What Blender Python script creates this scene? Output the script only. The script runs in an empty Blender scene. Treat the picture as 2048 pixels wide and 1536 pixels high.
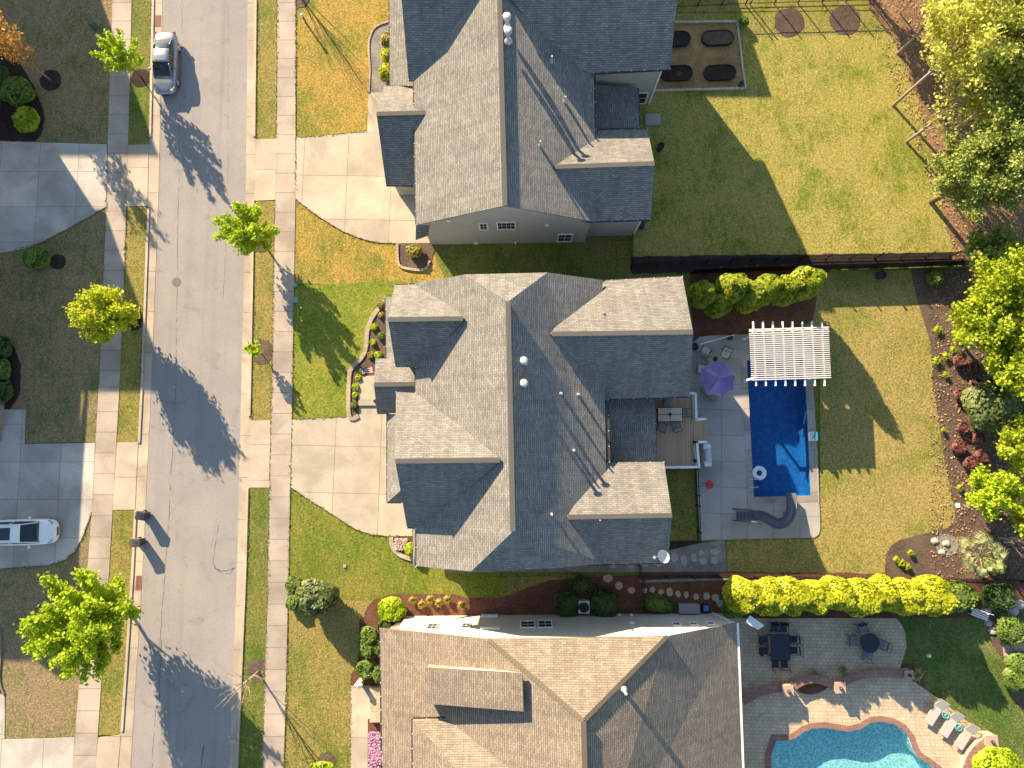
import bpy, math, random
import numpy as np
from mathutils import Vector, Matrix

# ---------------------------------------------------------------- camera, sky, sun, exposure
SC = bpy.context.scene
COL = SC.collection
H, F = 52.0, 1421.0
A_ = math.atan(132 / 1421.2); B_ = math.atan(21 / 1421.0)
RC = Matrix.Rotation(A_, 3, 'X') @ Matrix.Rotation(B_, 3, 'Y')
cd = bpy.data.cameras.new('camera'); cam = bpy.data.objects.new('camera', cd); COL.objects.link(cam)
cd.sensor_width = 36; cd.lens = F / 2048 * 36; cd.clip_end = 2000; cd.clip_start = 0.5
cam.matrix_world = Matrix.Translation((0, 0, H)) @ RC.to_4x4()
SC.camera = cam
SUN_EL = math.radians(22.6); SUN_AZ = math.radians(34.8)     # shadows run toward image lower right
SDIR = Vector((math.sin(SUN_AZ), -math.cos(SUN_AZ), 0))      # ground direction of shadows
COT = 1 / math.tan(SUN_EL)
wd = bpy.data.worlds.new('World'); SC.world = wd; wd.use_nodes = True
nt = wd.node_tree; nt.nodes.clear()
sky = nt.nodes.new('ShaderNodeTexSky'); sky.sky_type = 'NISHITA'; sky.sun_disc = False
sky.sun_elevation = SUN_EL; sky.air_density = 1.2; sky.dust_density = 0.6; sky.ozone_density = 1.6
ts = -SDIR * math.cos(SUN_EL) + Vector((0, 0, math.sin(SUN_EL)))
sky.sun_rotation = math.atan2(ts.x, ts.y)
bg = nt.nodes.new('ShaderNodeBackground'); bg.inputs[1].default_value = 0.08
ow = nt.nodes.new('ShaderNodeOutputWorld')
nt.links.new(sky.outputs[0], bg.inputs[0]); nt.links.new(bg.outputs[0], ow.inputs[0])
sl = bpy.data.lights.new('sun', 'SUN'); sl.energy = 5.0; sl.angle = math.radians(0.5); sl.color = (1.0, 0.80, 0.55)
so = bpy.data.objects.new('sun', sl); COL.objects.link(so)
so.rotation_mode = 'QUATERNION'; so.rotation_quaternion = ts.to_track_quat('Z', 'Y'); so.location = (0, 0, 80)
SC.view_settings.view_transform = 'Standard'; SC.view_settings.look = 'None'
SC.view_settings.exposure = 1.58; SC.view_settings.gamma = 1.0

# ---------------------------------------------------------------- helpers
def G(px, py, h=0.0):
    d = RC @ Vector((px - 1024, -(py - 768), -F))
    t = (h - H) / d.z
    return Vector((d.x * t, d.y * t, h))

def GP(pts, h=0.0):
    return [G(p[0], p[1], h) for p in pts]

def on_plane(px, py, a, b):
    """the view ray of a measured pixel meets the vertical wall through ground points a, b"""
    d = RC @ Vector((px - 1024, -(py - 768), -F)); o = Vector((0, 0, H))
    n = Vector((b.y - a.y, a.x - b.x, 0)).normalized()
    t = (a - o).dot(n) / d.dot(n)
    return o + d * t

def rot2(v, a):
    c, s = math.cos(a), math.sin(a)
    return Vector((v[0] * c - v[1] * s, v[0] * s + v[1] * c, v[2] if len(v) > 2 else 0))

class MB:
    def __init__(s): s.v = []; s.f = []; s.uv = []; s.hasuv = False; s.blk = []
    def face(s, pts, uvs=None):
        i = len(s.v); s.blk.append((i, len(s.f))); s.v += [tuple(p) for p in pts]; s.f.append(tuple(range(i, i + len(pts))))
        if uvs: s.hasuv = True; s.uv.append(uvs)
        else: s.uv.append([(p[0], p[1]) for p in pts])
    def mesh(s, vs, fs):
        i = len(s.v); s.blk.append((i, len(s.f))); s.v += [tuple(p) for p in vs]
        for f in fs: s.f.append(tuple(i + k for k in f)); s.uv.append([(vs[k][0], vs[k][1]) for k in f])
    def box(s, c, size, rz=0, tilt=None):
        x, y, z = size[0] / 2, size[1] / 2, size[2] / 2
        M = Matrix.Rotation(rz, 3, 'Z')
        if tilt: M = M @ Matrix.Rotation(tilt[0], 3, 'X') @ Matrix.Rotation(tilt[1], 3, 'Y')
        vs = [Vector(c) + M @ Vector(p) for p in [(-x,-y,-z),(x,-y,-z),(x,y,-z),(-x,y,-z),(-x,-y,z),(x,-y,z),(x,y,z),(-x,y,z)]]
        s.mesh(vs, [(0,3,2,1),(4,5,6,7),(0,1,5,4),(1,2,6,5),(2,3,7,6),(3,0,4,7)])
    def beam(s, p, q, w, h):
        p, q = Vector(p), Vector(q); d = (q - p)
        if d.length < 1e-5: return
        d.normalize()
        up = Vector((0, 0, 1))
        if abs(d.z) > .98: up = Vector((0, 1, 0))
        sx = d.cross(up).normalized() * w / 2; sz = sx.cross(d).normalized() * h / 2
        vs = [p-sx-sz, p+sx-sz, p+sx+sz, p-sx+sz, q-sx-sz, q+sx-sz, q+sx+sz, q-sx+sz]
        s.mesh(vs, [(0,1,2,3),(4,7,6,5),(0,4,5,1),(1,5,6,2),(2,6,7,3),(3,7,4,0)])
    def tube(s, pts, rs, n=6, cap=True):
        pts = [Vector(p) for p in pts]
        if not hasattr(rs, '__len__'): rs = [rs] * len(pts)
        rings = []
        for i, p in enumerate(pts):
            d = (pts[min(i+1, len(pts)-1)] - pts[max(i-1, 0)])
            if d.length < 1e-6: d = Vector((0,0,1))
            d.normalize()
            u = d.cross(Vector((0, 0, 1)) if abs(d.z) < .95 else Vector((1, 0, 0))).normalized(); w = d.cross(u)
            rings.append([p + (u * math.cos(t) + w * math.sin(t)) * rs[i] for t in [2*math.pi*k/n for k in range(n)]])
        vs = [v for r in rings for v in r]; fs = []
        for i in range(len(pts)-1):
            for k in range(n):
                k2 = (k+1) % n
                fs.append((i*n+k, i*n+k2, (i+1)*n+k2, (i+1)*n+k))
        if cap: fs.append(tuple(range(n))[::-1]); fs.append(tuple((len(pts)-1)*n+k for k in range(n)))
        s.mesh(vs, fs)
    def lathe(s, c, prof, n=20, sx=1, sy=1, rz=0):
        c = Vector(c); vs = []; fs = []
        for r, z in prof:
            for k in range(n):
                t = 2*math.pi*k/n
                vs.append(c + rot2((r*math.cos(t)*sx, r*math.sin(t)*sy, z), rz))
        for i in range(len(prof)-1):
            for k in range(n):
                k2 = (k+1) % n
                fs.append((i*n+k, i*n+k2, (i+1)*n+k2, (i+1)*n+k))
        fs.append(tuple(range(n))[::-1]); fs.append(tuple((len(prof)-1)*n+k for k in range(n)))
        s.mesh(vs, fs)
    def prism(s, pts, z0, z1):
        n = len(pts)
        a = sum(pts[i][0]*pts[(i+1)%n][1]-pts[(i+1)%n][0]*pts[i][1] for i in range(n))
        if a < 0: pts = list(pts)[::-1]
        vs = [(p[0], p[1], z0) for p in pts] + [(p[0], p[1], z1) for p in pts]
        fs = [tuple(range(n, 2*n))] + [(i, (i+1)%n, n+(i+1)%n, n+i) for i in range(n)]
        s.mesh(vs, fs)
    def slab(s, pts, th):
        """sloping roof slab, uv = metres along the eave / up the slope"""
        pts = [Vector(p) for p in pts]
        nn = Vector((0,0,0))
        for i in range(len(pts)): nn += pts[i].cross(pts[(i+1)%len(pts)])
        if nn.z < 0: pts = pts[::-1]; nn = -nn
        nn.normalize()
        u = Vector((0,0,1)).cross(nn)
        if u.length < 1e-3: u = Vector((1,0,0))
        u.normalize(); v = nn.cross(u)
        s.face(pts, [(p.dot(u), p.dot(v)) for p in pts])
        lo = [p - Vector((0,0,th)) for p in pts]
        s.face(lo[::-1], [(p.dot(u), p.dot(v)) for p in lo[::-1]])
        for i in range(len(pts)):
            j = (i+1) % len(pts)
            q = [pts[i], lo[i], lo[j], pts[j]]
            s.face(q, [(0,0),(0,.02),(.02,.02),(.02,0)])
    def each(s, name, m, parent=None, per=1, **k):
        out = []; B = s.blk + [(len(s.v), len(s.f))]
        for j in range(0, len(s.blk), per):
            v0, f0 = B[j]; v1, f1 = B[min(j+per, len(s.blk))]
            q = MB(); q.v = s.v[v0:v1]; q.f = [tuple(i-v0 for i in f) for f in s.f[f0:f1]]; q.uv = s.uv[f0:f1]; q.hasuv = s.hasuv
            out.append(q.build(name, m, parent, **k))
        return out
    def build(s, name, m, parent=None, smooth=False, bevel=0, sub=0, world=False):
        me = bpy.data.meshes.new(name)
        vs = s.v
        if world and parent is not None:
            inv = Matrix.Translation(parent.location) @ parent.rotation_euler.to_matrix().to_4x4()
            inv = inv.inverted(); vs = [tuple(inv @ Vector(p)) for p in vs]
        me.from_pydata(vs, [], s.f)
        if s.hasuv:
            ul = me.uv_layers.new(name='uv')
            ul.data.foreach_set('uv', [c for f in s.uv for p in f for c in p])
        if smooth: me.polygons.foreach_set('use_smooth', [True]*len(me.polygons))
        me.materials.append(m); me.update()
        o = bpy.data.objects.new(name, me); COL.objects.link(o)
        if parent is not None: o.parent = parent
        if bevel:
            b = o.modifiers.new('bevel', 'BEVEL'); b.width = bevel; b.segments = 2; b.limit_method = 'ANGLE'
        if sub:
            b = o.modifiers.new('sub', 'SUBSURF'); b.levels = sub; b.render_levels = sub
        return o

def thing(name, label, cat, loc=(0,0,0), rz=0, group=None):
    o = bpy.data.objects.new(name, None); COL.objects.link(o); o.empty_display_size = .3
    o.location = loc; o.rotation_euler = (0,0,rz); o['label'] = label; o['category'] = cat
    if group: o['group'] = group
    return o
def tag(o, label, cat, group=None):
    o['label'] = label; o['category'] = cat
    if group: o['group'] = group
    return o
def struct(o, label=None, kind='structure', cat=None):
    o['kind'] = kind
    if label: o['label'] = label
    if cat: o['category'] = cat
    return o
def dup(root, loc, rz, label, group=None):
    r = root.copy(); COL.objects.link(r); r.location = loc; r.rotation_euler = (0,0,rz); r['label'] = label
    if group: r['group'] = group
    for ch in list(root.children):
        c = ch.copy(); COL.objects.link(c); c.parent = r
        for g in list(ch.children):
            d = g.copy(); COL.objects.link(d); d.parent = c
    return r

# ---------------------------------------------------------------- materials
def newmat(name):
    m = bpy.data.materials.new(name); m.use_nodes = True
    n = m.node_tree; n.nodes.clear()
    o = n.nodes.new('ShaderNodeOutputMaterial'); p = n.nodes.new('ShaderNodeBsdfPrincipled')
    n.links.new(p.outputs[0], o.inputs[0])
    return m, n, p, o
def N(n, t, **k):
    x = n.nodes.new(t)
    for a, b in k.items(): setattr(x, a, b)
    return x
def noise(n, vec, scale, detail=3, rough=.6, dist=0):
    x = n.nodes.new('ShaderNodeTexNoise'); x.inputs['Scale'].default_value = scale; x.inputs['Detail'].default_value = detail
    x.inputs['Roughness'].default_value = rough; x.inputs['Distortion'].default_value = dist
    n.links.new(vec, x.inputs['Vector']); return x.outputs[0]
def ramp(n, fac, stops):
    r = n.nodes.new('ShaderNodeValToRGB'); e = r.color_ramp.elements
    while len(e) < len(stops): e.new(.5)
    for i, (p, c) in enumerate(stops):
        e[i].position = p; e[i].color = (c[0], c[1], c[2], 1)
    n.links.new(fac, r.inputs[0]); return r.outputs[0]
def mix(n, fac, a, b, mode='MIX'):
    x = n.nodes.new('ShaderNodeMix'); x.data_type = 'RGBA'; x.blend_type = mode
    if isinstance(fac, (int, float)): x.inputs[0].default_value = fac
    else: n.links.new(fac, x.inputs[0])
    for k, c in ((6, a), (7, b)):
        if isinstance(c, (tuple, list)): x.inputs[k].default_value = (c[0], c[1], c[2], 1)
        else: n.links.new(c, x.inputs[k])
    return x.outputs[2]
def mth(n, op, a, b=None, clamp=False):
    x = n.nodes.new('ShaderNodeMath'); x.operation = op; x.use_clamp = clamp
    for k, c in ((0, a), (1, b)):
        if c is None: continue
        if isinstance(c, (int, float)): x.inputs[k].default_value = c
        else: n.links.new(c, x.inputs[k])
    return x.outputs[0]
def sstep(n, v, lo, hi):
    x = n.nodes.new('ShaderNodeMapRange'); x.interpolation_type = 'SMOOTHSTEP'
    x.inputs['From Min'].default_value = lo; x.inputs['From Max'].default_value = hi
    n.links.new(v, x.inputs['Value']); return x.outputs[0]
def bump(n, p, h, strength=.5, dist=.02):
    b = n.nodes.new('ShaderNodeBump'); b.inputs['Strength'].default_value = strength; b.inputs['Distance'].default_value = dist
    n.links.new(h, b.inputs['Height']); n.links.new(b.outputs[0], p.inputs['Normal'])
def tc(n, out='Object'):
    return n.nodes.new('ShaderNodeTexCoord').outputs[out]
def scalec(c, k): return tuple(x*k for x in c)

def plain(name, c, rough=.6, metal=0, var=.12, scale=6, spec=.4, coat=0):
    m, n, p, o = newmat(name)
    co = mix(n, noise(n, tc(n), scale, 3), scalec(c, 1-var), scalec(c, 1+var))
    n.links.new(co, p.inputs['Base Color']); p.inputs['Roughness'].default_value = rough; p.inputs['Metallic'].default_value = metal
    p.inputs['Specular IOR Level'].default_value = spec; p.inputs['Coat Weight'].default_value = coat
    return m

def grass(name, green, straw, bal=.5, soil=(.10,.065,.035), soilamt=.12, fine=1.0, big=.22):
    m, n, p, o = newmat(name); v = tc(n)
    b = noise(n, v, big, 6, .68, .5); mp = N(n, 'ShaderNodeMapping'); mp.inputs['Scale'].default_value = (1.9, .55, 1); mp.inputs['Rotation'].default_value = (0,0,.5); n.links.new(v, mp.inputs[0]); md = noise(n, mp.outputs[0], 1.5, 4, .7, .6); f1 = noise(n, v, 6.5*fine, 4, .8, .5); f2 = noise(n, v, 17*fine, 2, .7)
    s = mth(n, 'ADD', mth(n, 'MULTIPLY', b, .54), mth(n, 'ADD', mth(n, 'MULTIPLY', md, .30), mth(n, 'MULTIPLY', f1, .16)))
    base = mix(n, sstep(n, s, bal-.09, bal+.09), green, straw)
    fv = mth(n, 'ADD', mth(n, 'MULTIPLY', f1, .55), mth(n, 'MULTIPLY', f2, .45))
    tone = ramp(n, fv, [(.33, (.30,.32,.26)), (.5, (.92,.92,.92)), (.66, (1.7,1.62,1.35))])
    c = mix(n, 1.0, base, tone, 'MULTIPLY')
    sf = sstep(n, mth(n, 'ADD', mth(n, 'MULTIPLY', noise(n, v, .9, 4, .6), .7), mth(n, 'MULTIPLY', f1, .3)), .62, .70)
    c = mix(n, mth(n, 'MULTIPLY', sf, soilamt*4, True), c, soil)
    n.links.new(c, p.inputs['Base Color']); p.inputs['Roughness'].default_value = .9; p.inputs['Specular IOR Level'].default_value = .15
    bump(n, p, fv, 1.0, .09)
    return m

def mulch(name, c1, c2, c3, scale=9):
    m, n, p, o = newmat(name); v = tc(n)
    f = noise(n, v, scale, 4, .8, .6); g = noise(n, v, scale*3.2, 2, .7); l = noise(n, v, .8, 3)
    fv = mth(n, 'ADD', mth(n, 'MULTIPLY', f, .5), mth(n, 'MULTIPLY', g, .5))
    c = ramp(n, fv, [(.34, c1), (.5, c2), (.68, c3)])
    c = mix(n, 1.0, c, ramp(n, l, [(.35, (.8,.8,.8)), (.65, (1.2,1.17,1.12))]), 'MULTIPLY')
    n.links.new(c, p.inputs['Base Color']); p.inputs['Roughness'].default_value = .95; p.inputs['Specular IOR Level'].default_value = .1
    bump(n, p, fv, 1.0, .09)
    return m

def concrete(name, c, joint=None, ang=0, off=(0,0), stain=.5, uvj=False, jw=.018):
    m, n, p, o = newmat(name); v = tc(n)
    l = noise(n, v, .35, 4, .6, .5); f = noise(n, v, 14, 3, .8); s = noise(n, v, 1.3, 5, .7)
    co = mix(n, sstep(n, l, .3, .7), scalec(c, 1-.16*stain*2), scalec(c, 1.06))
    co = mix(n, mth(n, 'MULTIPLY', sstep(n, s, .55, .8), .35*stain), co, (c[0]*.72, c[1]*.66, c[2]*.56))
    co = mix(n, 1.0, co, ramp(n, f, [(.3, (.86,.86,.86)), (.7, (1.12,1.12,1.12))]), 'MULTIPLY')
    if joint:
        if uvj: vec = tc(n, 'UV')
        else:
            mp = N(n, 'ShaderNodeMapping'); mp.vector_type = 'POINT'
            mp.inputs['Location'].default_value = (off[0], off[1], 0); mp.inputs['Rotation'].default_value = (0, 0, ang)
            n.links.new(v, mp.inputs[0]); vec = mp.outputs[0]
        sp = N(n, 'ShaderNodeSeparateXYZ'); n.links.new(vec, sp.inputs[0])
        js = []
        for k, jj in ((0, joint[0]), (1, joint[1])):
            if jj:
                fr = mth(n, 'FRACT', mth(n, 'DIVIDE', sp.outputs[k], jj))
                a = mth(n, 'ABSOLUTE', mth(n, 'SUBTRACT', fr, .5))
                js.append(mth(n, 'GREATER_THAN', a, .5 - jw/jj))
        j = js[0] if len(js) == 1 else mth(n, 'MAXIMUM', js[0], js[1])
        co = mix(n, mth(n, 'MULTIPLY', j, .8), co, scalec(c, .30))
        # each poured panel a touch different
        fl = [mth(n, 'FLOOR', mth(n, 'DIVIDE', sp.outputs[k], jj)) if jj else None for k, jj in ((0, joint[0]), (1, joint[1]))]
        cx = N(n, 'ShaderNodeCombineXYZ')
        for k in (0, 1):
            if fl[k] is not None: n.links.new(fl[k], cx.inputs[k])
        wn = N(n, 'ShaderNodeTexWhiteNoise'); n.links.new(cx.outputs[0], wn.inputs[0])
        co = mix(n, 1.0, co, ramp(n, wn.outputs[0], [(0, (.90,.90,.91)), (1, (1.07,1.05,1.03))]), 'MULTIPLY')
    n.links.new(co, p.inputs['Base Color']); p.inputs['Roughness'].default_value = .85; p.inputs['Specular IOR Level'].default_value = .25
    bump(n, p, f, .25, .01)
    return m

def shingle(name, c, warm):
    m, n, p, o = newmat(name); v = tc(n, 'UV')
    br = N(n, 'ShaderNodeTexBrick'); br.offset = .5; br.squash = 1
    br.inputs['Scale'].default_value = 1; br.inputs['Mortar Size'].default_value = .012; br.inputs['Mortar Smooth'].default_value = .3
    br.inputs['Brick Width'].default_value = .33; br.inputs['Row Height'].default_value = .146; br.inputs['Bias'].default_value = 0
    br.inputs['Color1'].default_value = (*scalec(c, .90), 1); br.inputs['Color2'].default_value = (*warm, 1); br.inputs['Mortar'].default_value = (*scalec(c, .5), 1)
    n.links.new(v, br.inputs['Vector'])
    l = noise(n, v, .5, 3, .6); g = noise(n, v, 7.5, 2, .7); g2 = noise(n, v, 30, 2, .8)
    co = mix(n, 1.0, br.outputs[0], ramp(n, g, [(.35, (.90,.90,.905)), (.62, (1.09,1.085,1.07))]), 'MULTIPLY')
    co = mix(n, 1.0, co, ramp(n, l, [(.3, (.88,.88,.88)), (.7, (1.1,1.1,1.1))]), 'MULTIPLY')
    mp = N(n, 'ShaderNodeMapping'); mp.inputs['Scale'].default_value = (2.6,.22,1); n.links.new(v, mp.inputs[0])
    co = mix(n, 1.0, co, ramp(n, noise(n, mp.outputs[0], 1.0, 5, .7), [(.35, (.84,.85,.87)), (.65, (1.10,1.09,1.07))]), 'MULTIPLY')
    n.links.new(co, p.inputs['Base Color']); p.inputs['Roughness'].default_value = .92; p.inputs['Specular IOR Level'].default_value = .2
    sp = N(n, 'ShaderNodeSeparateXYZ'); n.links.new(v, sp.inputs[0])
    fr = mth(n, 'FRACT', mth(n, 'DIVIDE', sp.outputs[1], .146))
    course_shadow = n.nodes.new('ShaderNodeMapRange'); course_shadow.inputs['From Min'].default_value = .74; course_shadow.inputs['From Max'].default_value = .86; n.links.new(fr, course_shadow.inputs['Value'])
    co = mix(n, mth(n, 'MULTIPLY', course_shadow.outputs[0], .42), co, scalec(c, .38)); n.links.new(co, p.inputs['Base Color'])  # shadow of each shingle course painted into the colour as a dark line
    hgt = mth(n, 'ADD', mth(n, 'MULTIPLY', mth(n, 'SUBTRACT', 1, fr), 1.0), mth(n, 'MULTIPLY', g, .35))
    hgt = mth(n, 'ADD', hgt, mth(n, 'MULTIPLY', g2, .15))
    bump(n, p, hgt, 1.0, .05)
    return m

def siding(name, c, row=.15):
    m, n, p, o = newmat(name); v = tc(n)
    sp = N(n, 'ShaderNodeSeparateXYZ'); n.links.new(v, sp.inputs[0])
    fr = mth(n, 'FRACT', mth(n, 'DIVIDE', sp.outputs[2], row))
    co = mix(n, mth(n, 'GREATER_THAN', fr, .86), c, scalec(c, .72))
    co = mix(n, 1, co, ramp(n, noise(n, v, 1.2, 3), [(.3, (.93,.93,.93)), (.7, (1.05,1.05,1.05))]), 'MULTIPLY')
    n.links.new(co, p.inputs['Base Color']); p.inputs['Roughness'].default_value = .7
    bump(n, p, mth(n, 'SUBTRACT', 1, fr), .5, .02)
    return m

def stone(name, c1, c2, mortar, sx=.35, sy=.18):
    m, n, p, o = newmat(name); v = tc(n)
    vo = N(n, 'ShaderNodeTexVoronoi'); vo.inputs['Scale'].default_value = 1/sx; n.links.new(v, vo.inputs['Vector'])
    ve = N(n, 'ShaderNodeTexVoronoi', feature='DISTANCE_TO_EDGE'); ve.inputs['Scale'].default_value = 1/sx; n.links.new(v, ve.inputs['Vector'])
    sp = N(n, 'ShaderNodeSeparateColor'); n.links.new(vo.outputs['Color'], sp.inputs[0])
    co = mix(n, sp.outputs[0], c1, c2); co = mix(n, mth(n, 'LESS_THAN', ve.outputs[0], .05), co, mortar)
    co = mix(n, 1, co, ramp(n, noise(n, v, 10, 3, .7), [(.3, (.8,.8,.8)), (.7, (1.15,1.15,1.15))]), 'MULTIPLY')
    n.links.new(co, p.inputs['Base Color']); p.inputs['Roughness'].default_value = .85
    return m

def pavers(name, c1, c2, joint, w=.32, h=.24, ang=0.02):
    m, n, p, o = newmat(name); v = tc(n)
    mp = N(n, 'ShaderNodeMapping'); mp.inputs['Rotation'].default_value = (0, 0, ang); n.links.new(v, mp.inputs[0])
    br = N(n, 'ShaderNodeTexBrick'); br.offset = .37; br.inputs['Scale'].default_value = 1
    br.inputs['Mortar Size'].default_value = .014; br.inputs['Brick Width'].default_value = w; br.inputs['Row Height'].default_value = h
    br.inputs['Color1'].default_value = (*c1, 1); br.inputs['Color2'].default_value = (*c2, 1); br.inputs['Mortar'].default_value = (*joint, 1)
    n.links.new(mp.outputs[0], br.inputs['Vector'])
    co = mix(n, 1, br.outputs[0], ramp(n, noise(n, v, 1.1, 4, .7), [(.3, (.82,.82,.82)), (.7, (1.14,1.12,1.1))]), 'MULTIPLY')
    co = mix(n, 1, co, ramp(n, noise(n, v, 16, 3, .8), [(.3, (.85,.85,.85)), (.7, (1.12,1.12,1.12))]), 'MULTIPLY')
    n.links.new(co, p.inputs['Base Color']); p.inputs['Roughness'].default_value = .85
    return m

def leafmat(name, c1, c2, trans=.35, c3=None):
    m, n, p, o = newmat(name)
    g = N(n, 'ShaderNodeNewGeometry')
    v = tc(n)
    co = mix(n, g.outputs['Random Per Island'], c1, c2)
    co = mix(n, mth(n, 'MULTIPLY', sstep(n, noise(n, v, 1.4, 2), .42, .62), .65), co, c3 or tuple((a+b)*.45 for a, b in zip(c1, c2)))
    n.links.new(co, p.inputs['Base Color']); p.inputs['Roughness'].default_value = .55; p.inputs['Specular IOR Level'].default_value = .3
    t = N(n, 'ShaderNodeBsdfTranslucent'); tco = mix(n, 1, co, (1.15, 1.2, .5), 'MULTIPLY'); n.links.new(tco, t.inputs[0])
    ms = N(n, 'ShaderNodeMixShader'); ms.inputs[0].default_value = trans
    n.links.new(p.outputs[0], ms.inputs[1]); n.links.new(t.outputs[0], ms.inputs[2]); n.links.new(ms.outputs[0], o.inputs[0])
    return m

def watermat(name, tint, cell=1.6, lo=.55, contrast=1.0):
    """rippled water: a tinted clear sheet with the light web of ripples painted into its tint"""
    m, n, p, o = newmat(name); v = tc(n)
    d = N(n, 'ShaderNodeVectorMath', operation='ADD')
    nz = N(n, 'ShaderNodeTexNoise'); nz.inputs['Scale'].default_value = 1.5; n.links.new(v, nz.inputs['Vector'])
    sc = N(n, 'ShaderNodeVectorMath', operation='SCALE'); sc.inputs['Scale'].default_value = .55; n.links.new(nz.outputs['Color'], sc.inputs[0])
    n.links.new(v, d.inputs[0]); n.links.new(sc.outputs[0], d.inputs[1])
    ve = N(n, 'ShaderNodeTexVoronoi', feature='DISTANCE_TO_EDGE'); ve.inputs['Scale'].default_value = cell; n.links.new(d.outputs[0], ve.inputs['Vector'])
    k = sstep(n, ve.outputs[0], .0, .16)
    col = mix(n, k, (1, 1, 1), (lo, lo, lo)); col = mix(n, 1, col, tint, 'MULTIPLY')  # caustic light lines painted into the tint along the cell edges
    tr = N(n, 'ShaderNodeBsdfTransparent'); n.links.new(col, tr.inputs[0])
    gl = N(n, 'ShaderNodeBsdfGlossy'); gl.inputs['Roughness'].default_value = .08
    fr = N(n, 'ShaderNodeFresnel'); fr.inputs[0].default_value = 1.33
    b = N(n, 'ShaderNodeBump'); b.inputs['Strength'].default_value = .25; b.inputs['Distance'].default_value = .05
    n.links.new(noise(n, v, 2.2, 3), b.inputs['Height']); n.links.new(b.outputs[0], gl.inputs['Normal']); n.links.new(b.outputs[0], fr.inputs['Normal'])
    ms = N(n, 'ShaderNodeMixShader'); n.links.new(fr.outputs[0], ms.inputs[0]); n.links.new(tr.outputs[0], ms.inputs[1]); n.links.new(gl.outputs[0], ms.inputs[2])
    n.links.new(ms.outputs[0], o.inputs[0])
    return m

def asphalt():
    m, n, p, o = newmat('asphalt'); v = tc(n)
    f = noise(n, v, 22, 3, .85); l = noise(n, v, .25, 4, .6); s = noise(n, v, 55, 1, .5)
    c = ramp(n, f, [(.3, (.235,.216,.200)), (.5, (.30,.278,.260)), (.72, (.39,.363,.34))])
    c = mix(n, 1, c, ramp(n, l, [(.3, (.9,.9,.91)), (.7, (1.09,1.08,1.06))]), 'MULTIPLY')
    c = mix(n, mth(n, 'MULTIPLY', sstep(n, s, .70, .78), .6), c, (.5,.47,.44))
    mp = N(n, 'ShaderNodeMapping'); mp.inputs['Scale'].default_value = (1, .03, 1); mp.inputs['Rotation'].default_value = (0,0,-.045); n.links.new(v, mp.inputs[0])
    c = mix(n, mth(n, 'MULTIPLY', sstep(n, noise(n, mp.outputs[0], 1.1, 4, .6), .48, .72), .30), c, (.17,.158,.155))
    c = mix(n, mth(n, 'MULTIPLY', sstep(n, noise(n, v, .7, 5, .75, .8), .55, .70), .38), c, (.15,.14,.135))
    n.links.new(c, p.inputs['Base Color']); p.inputs['Roughness'].default_value = .9; p.inputs['Specular IOR Level'].default_value = .2
    bump(n, p, f, .5, .015)
    return m

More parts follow.
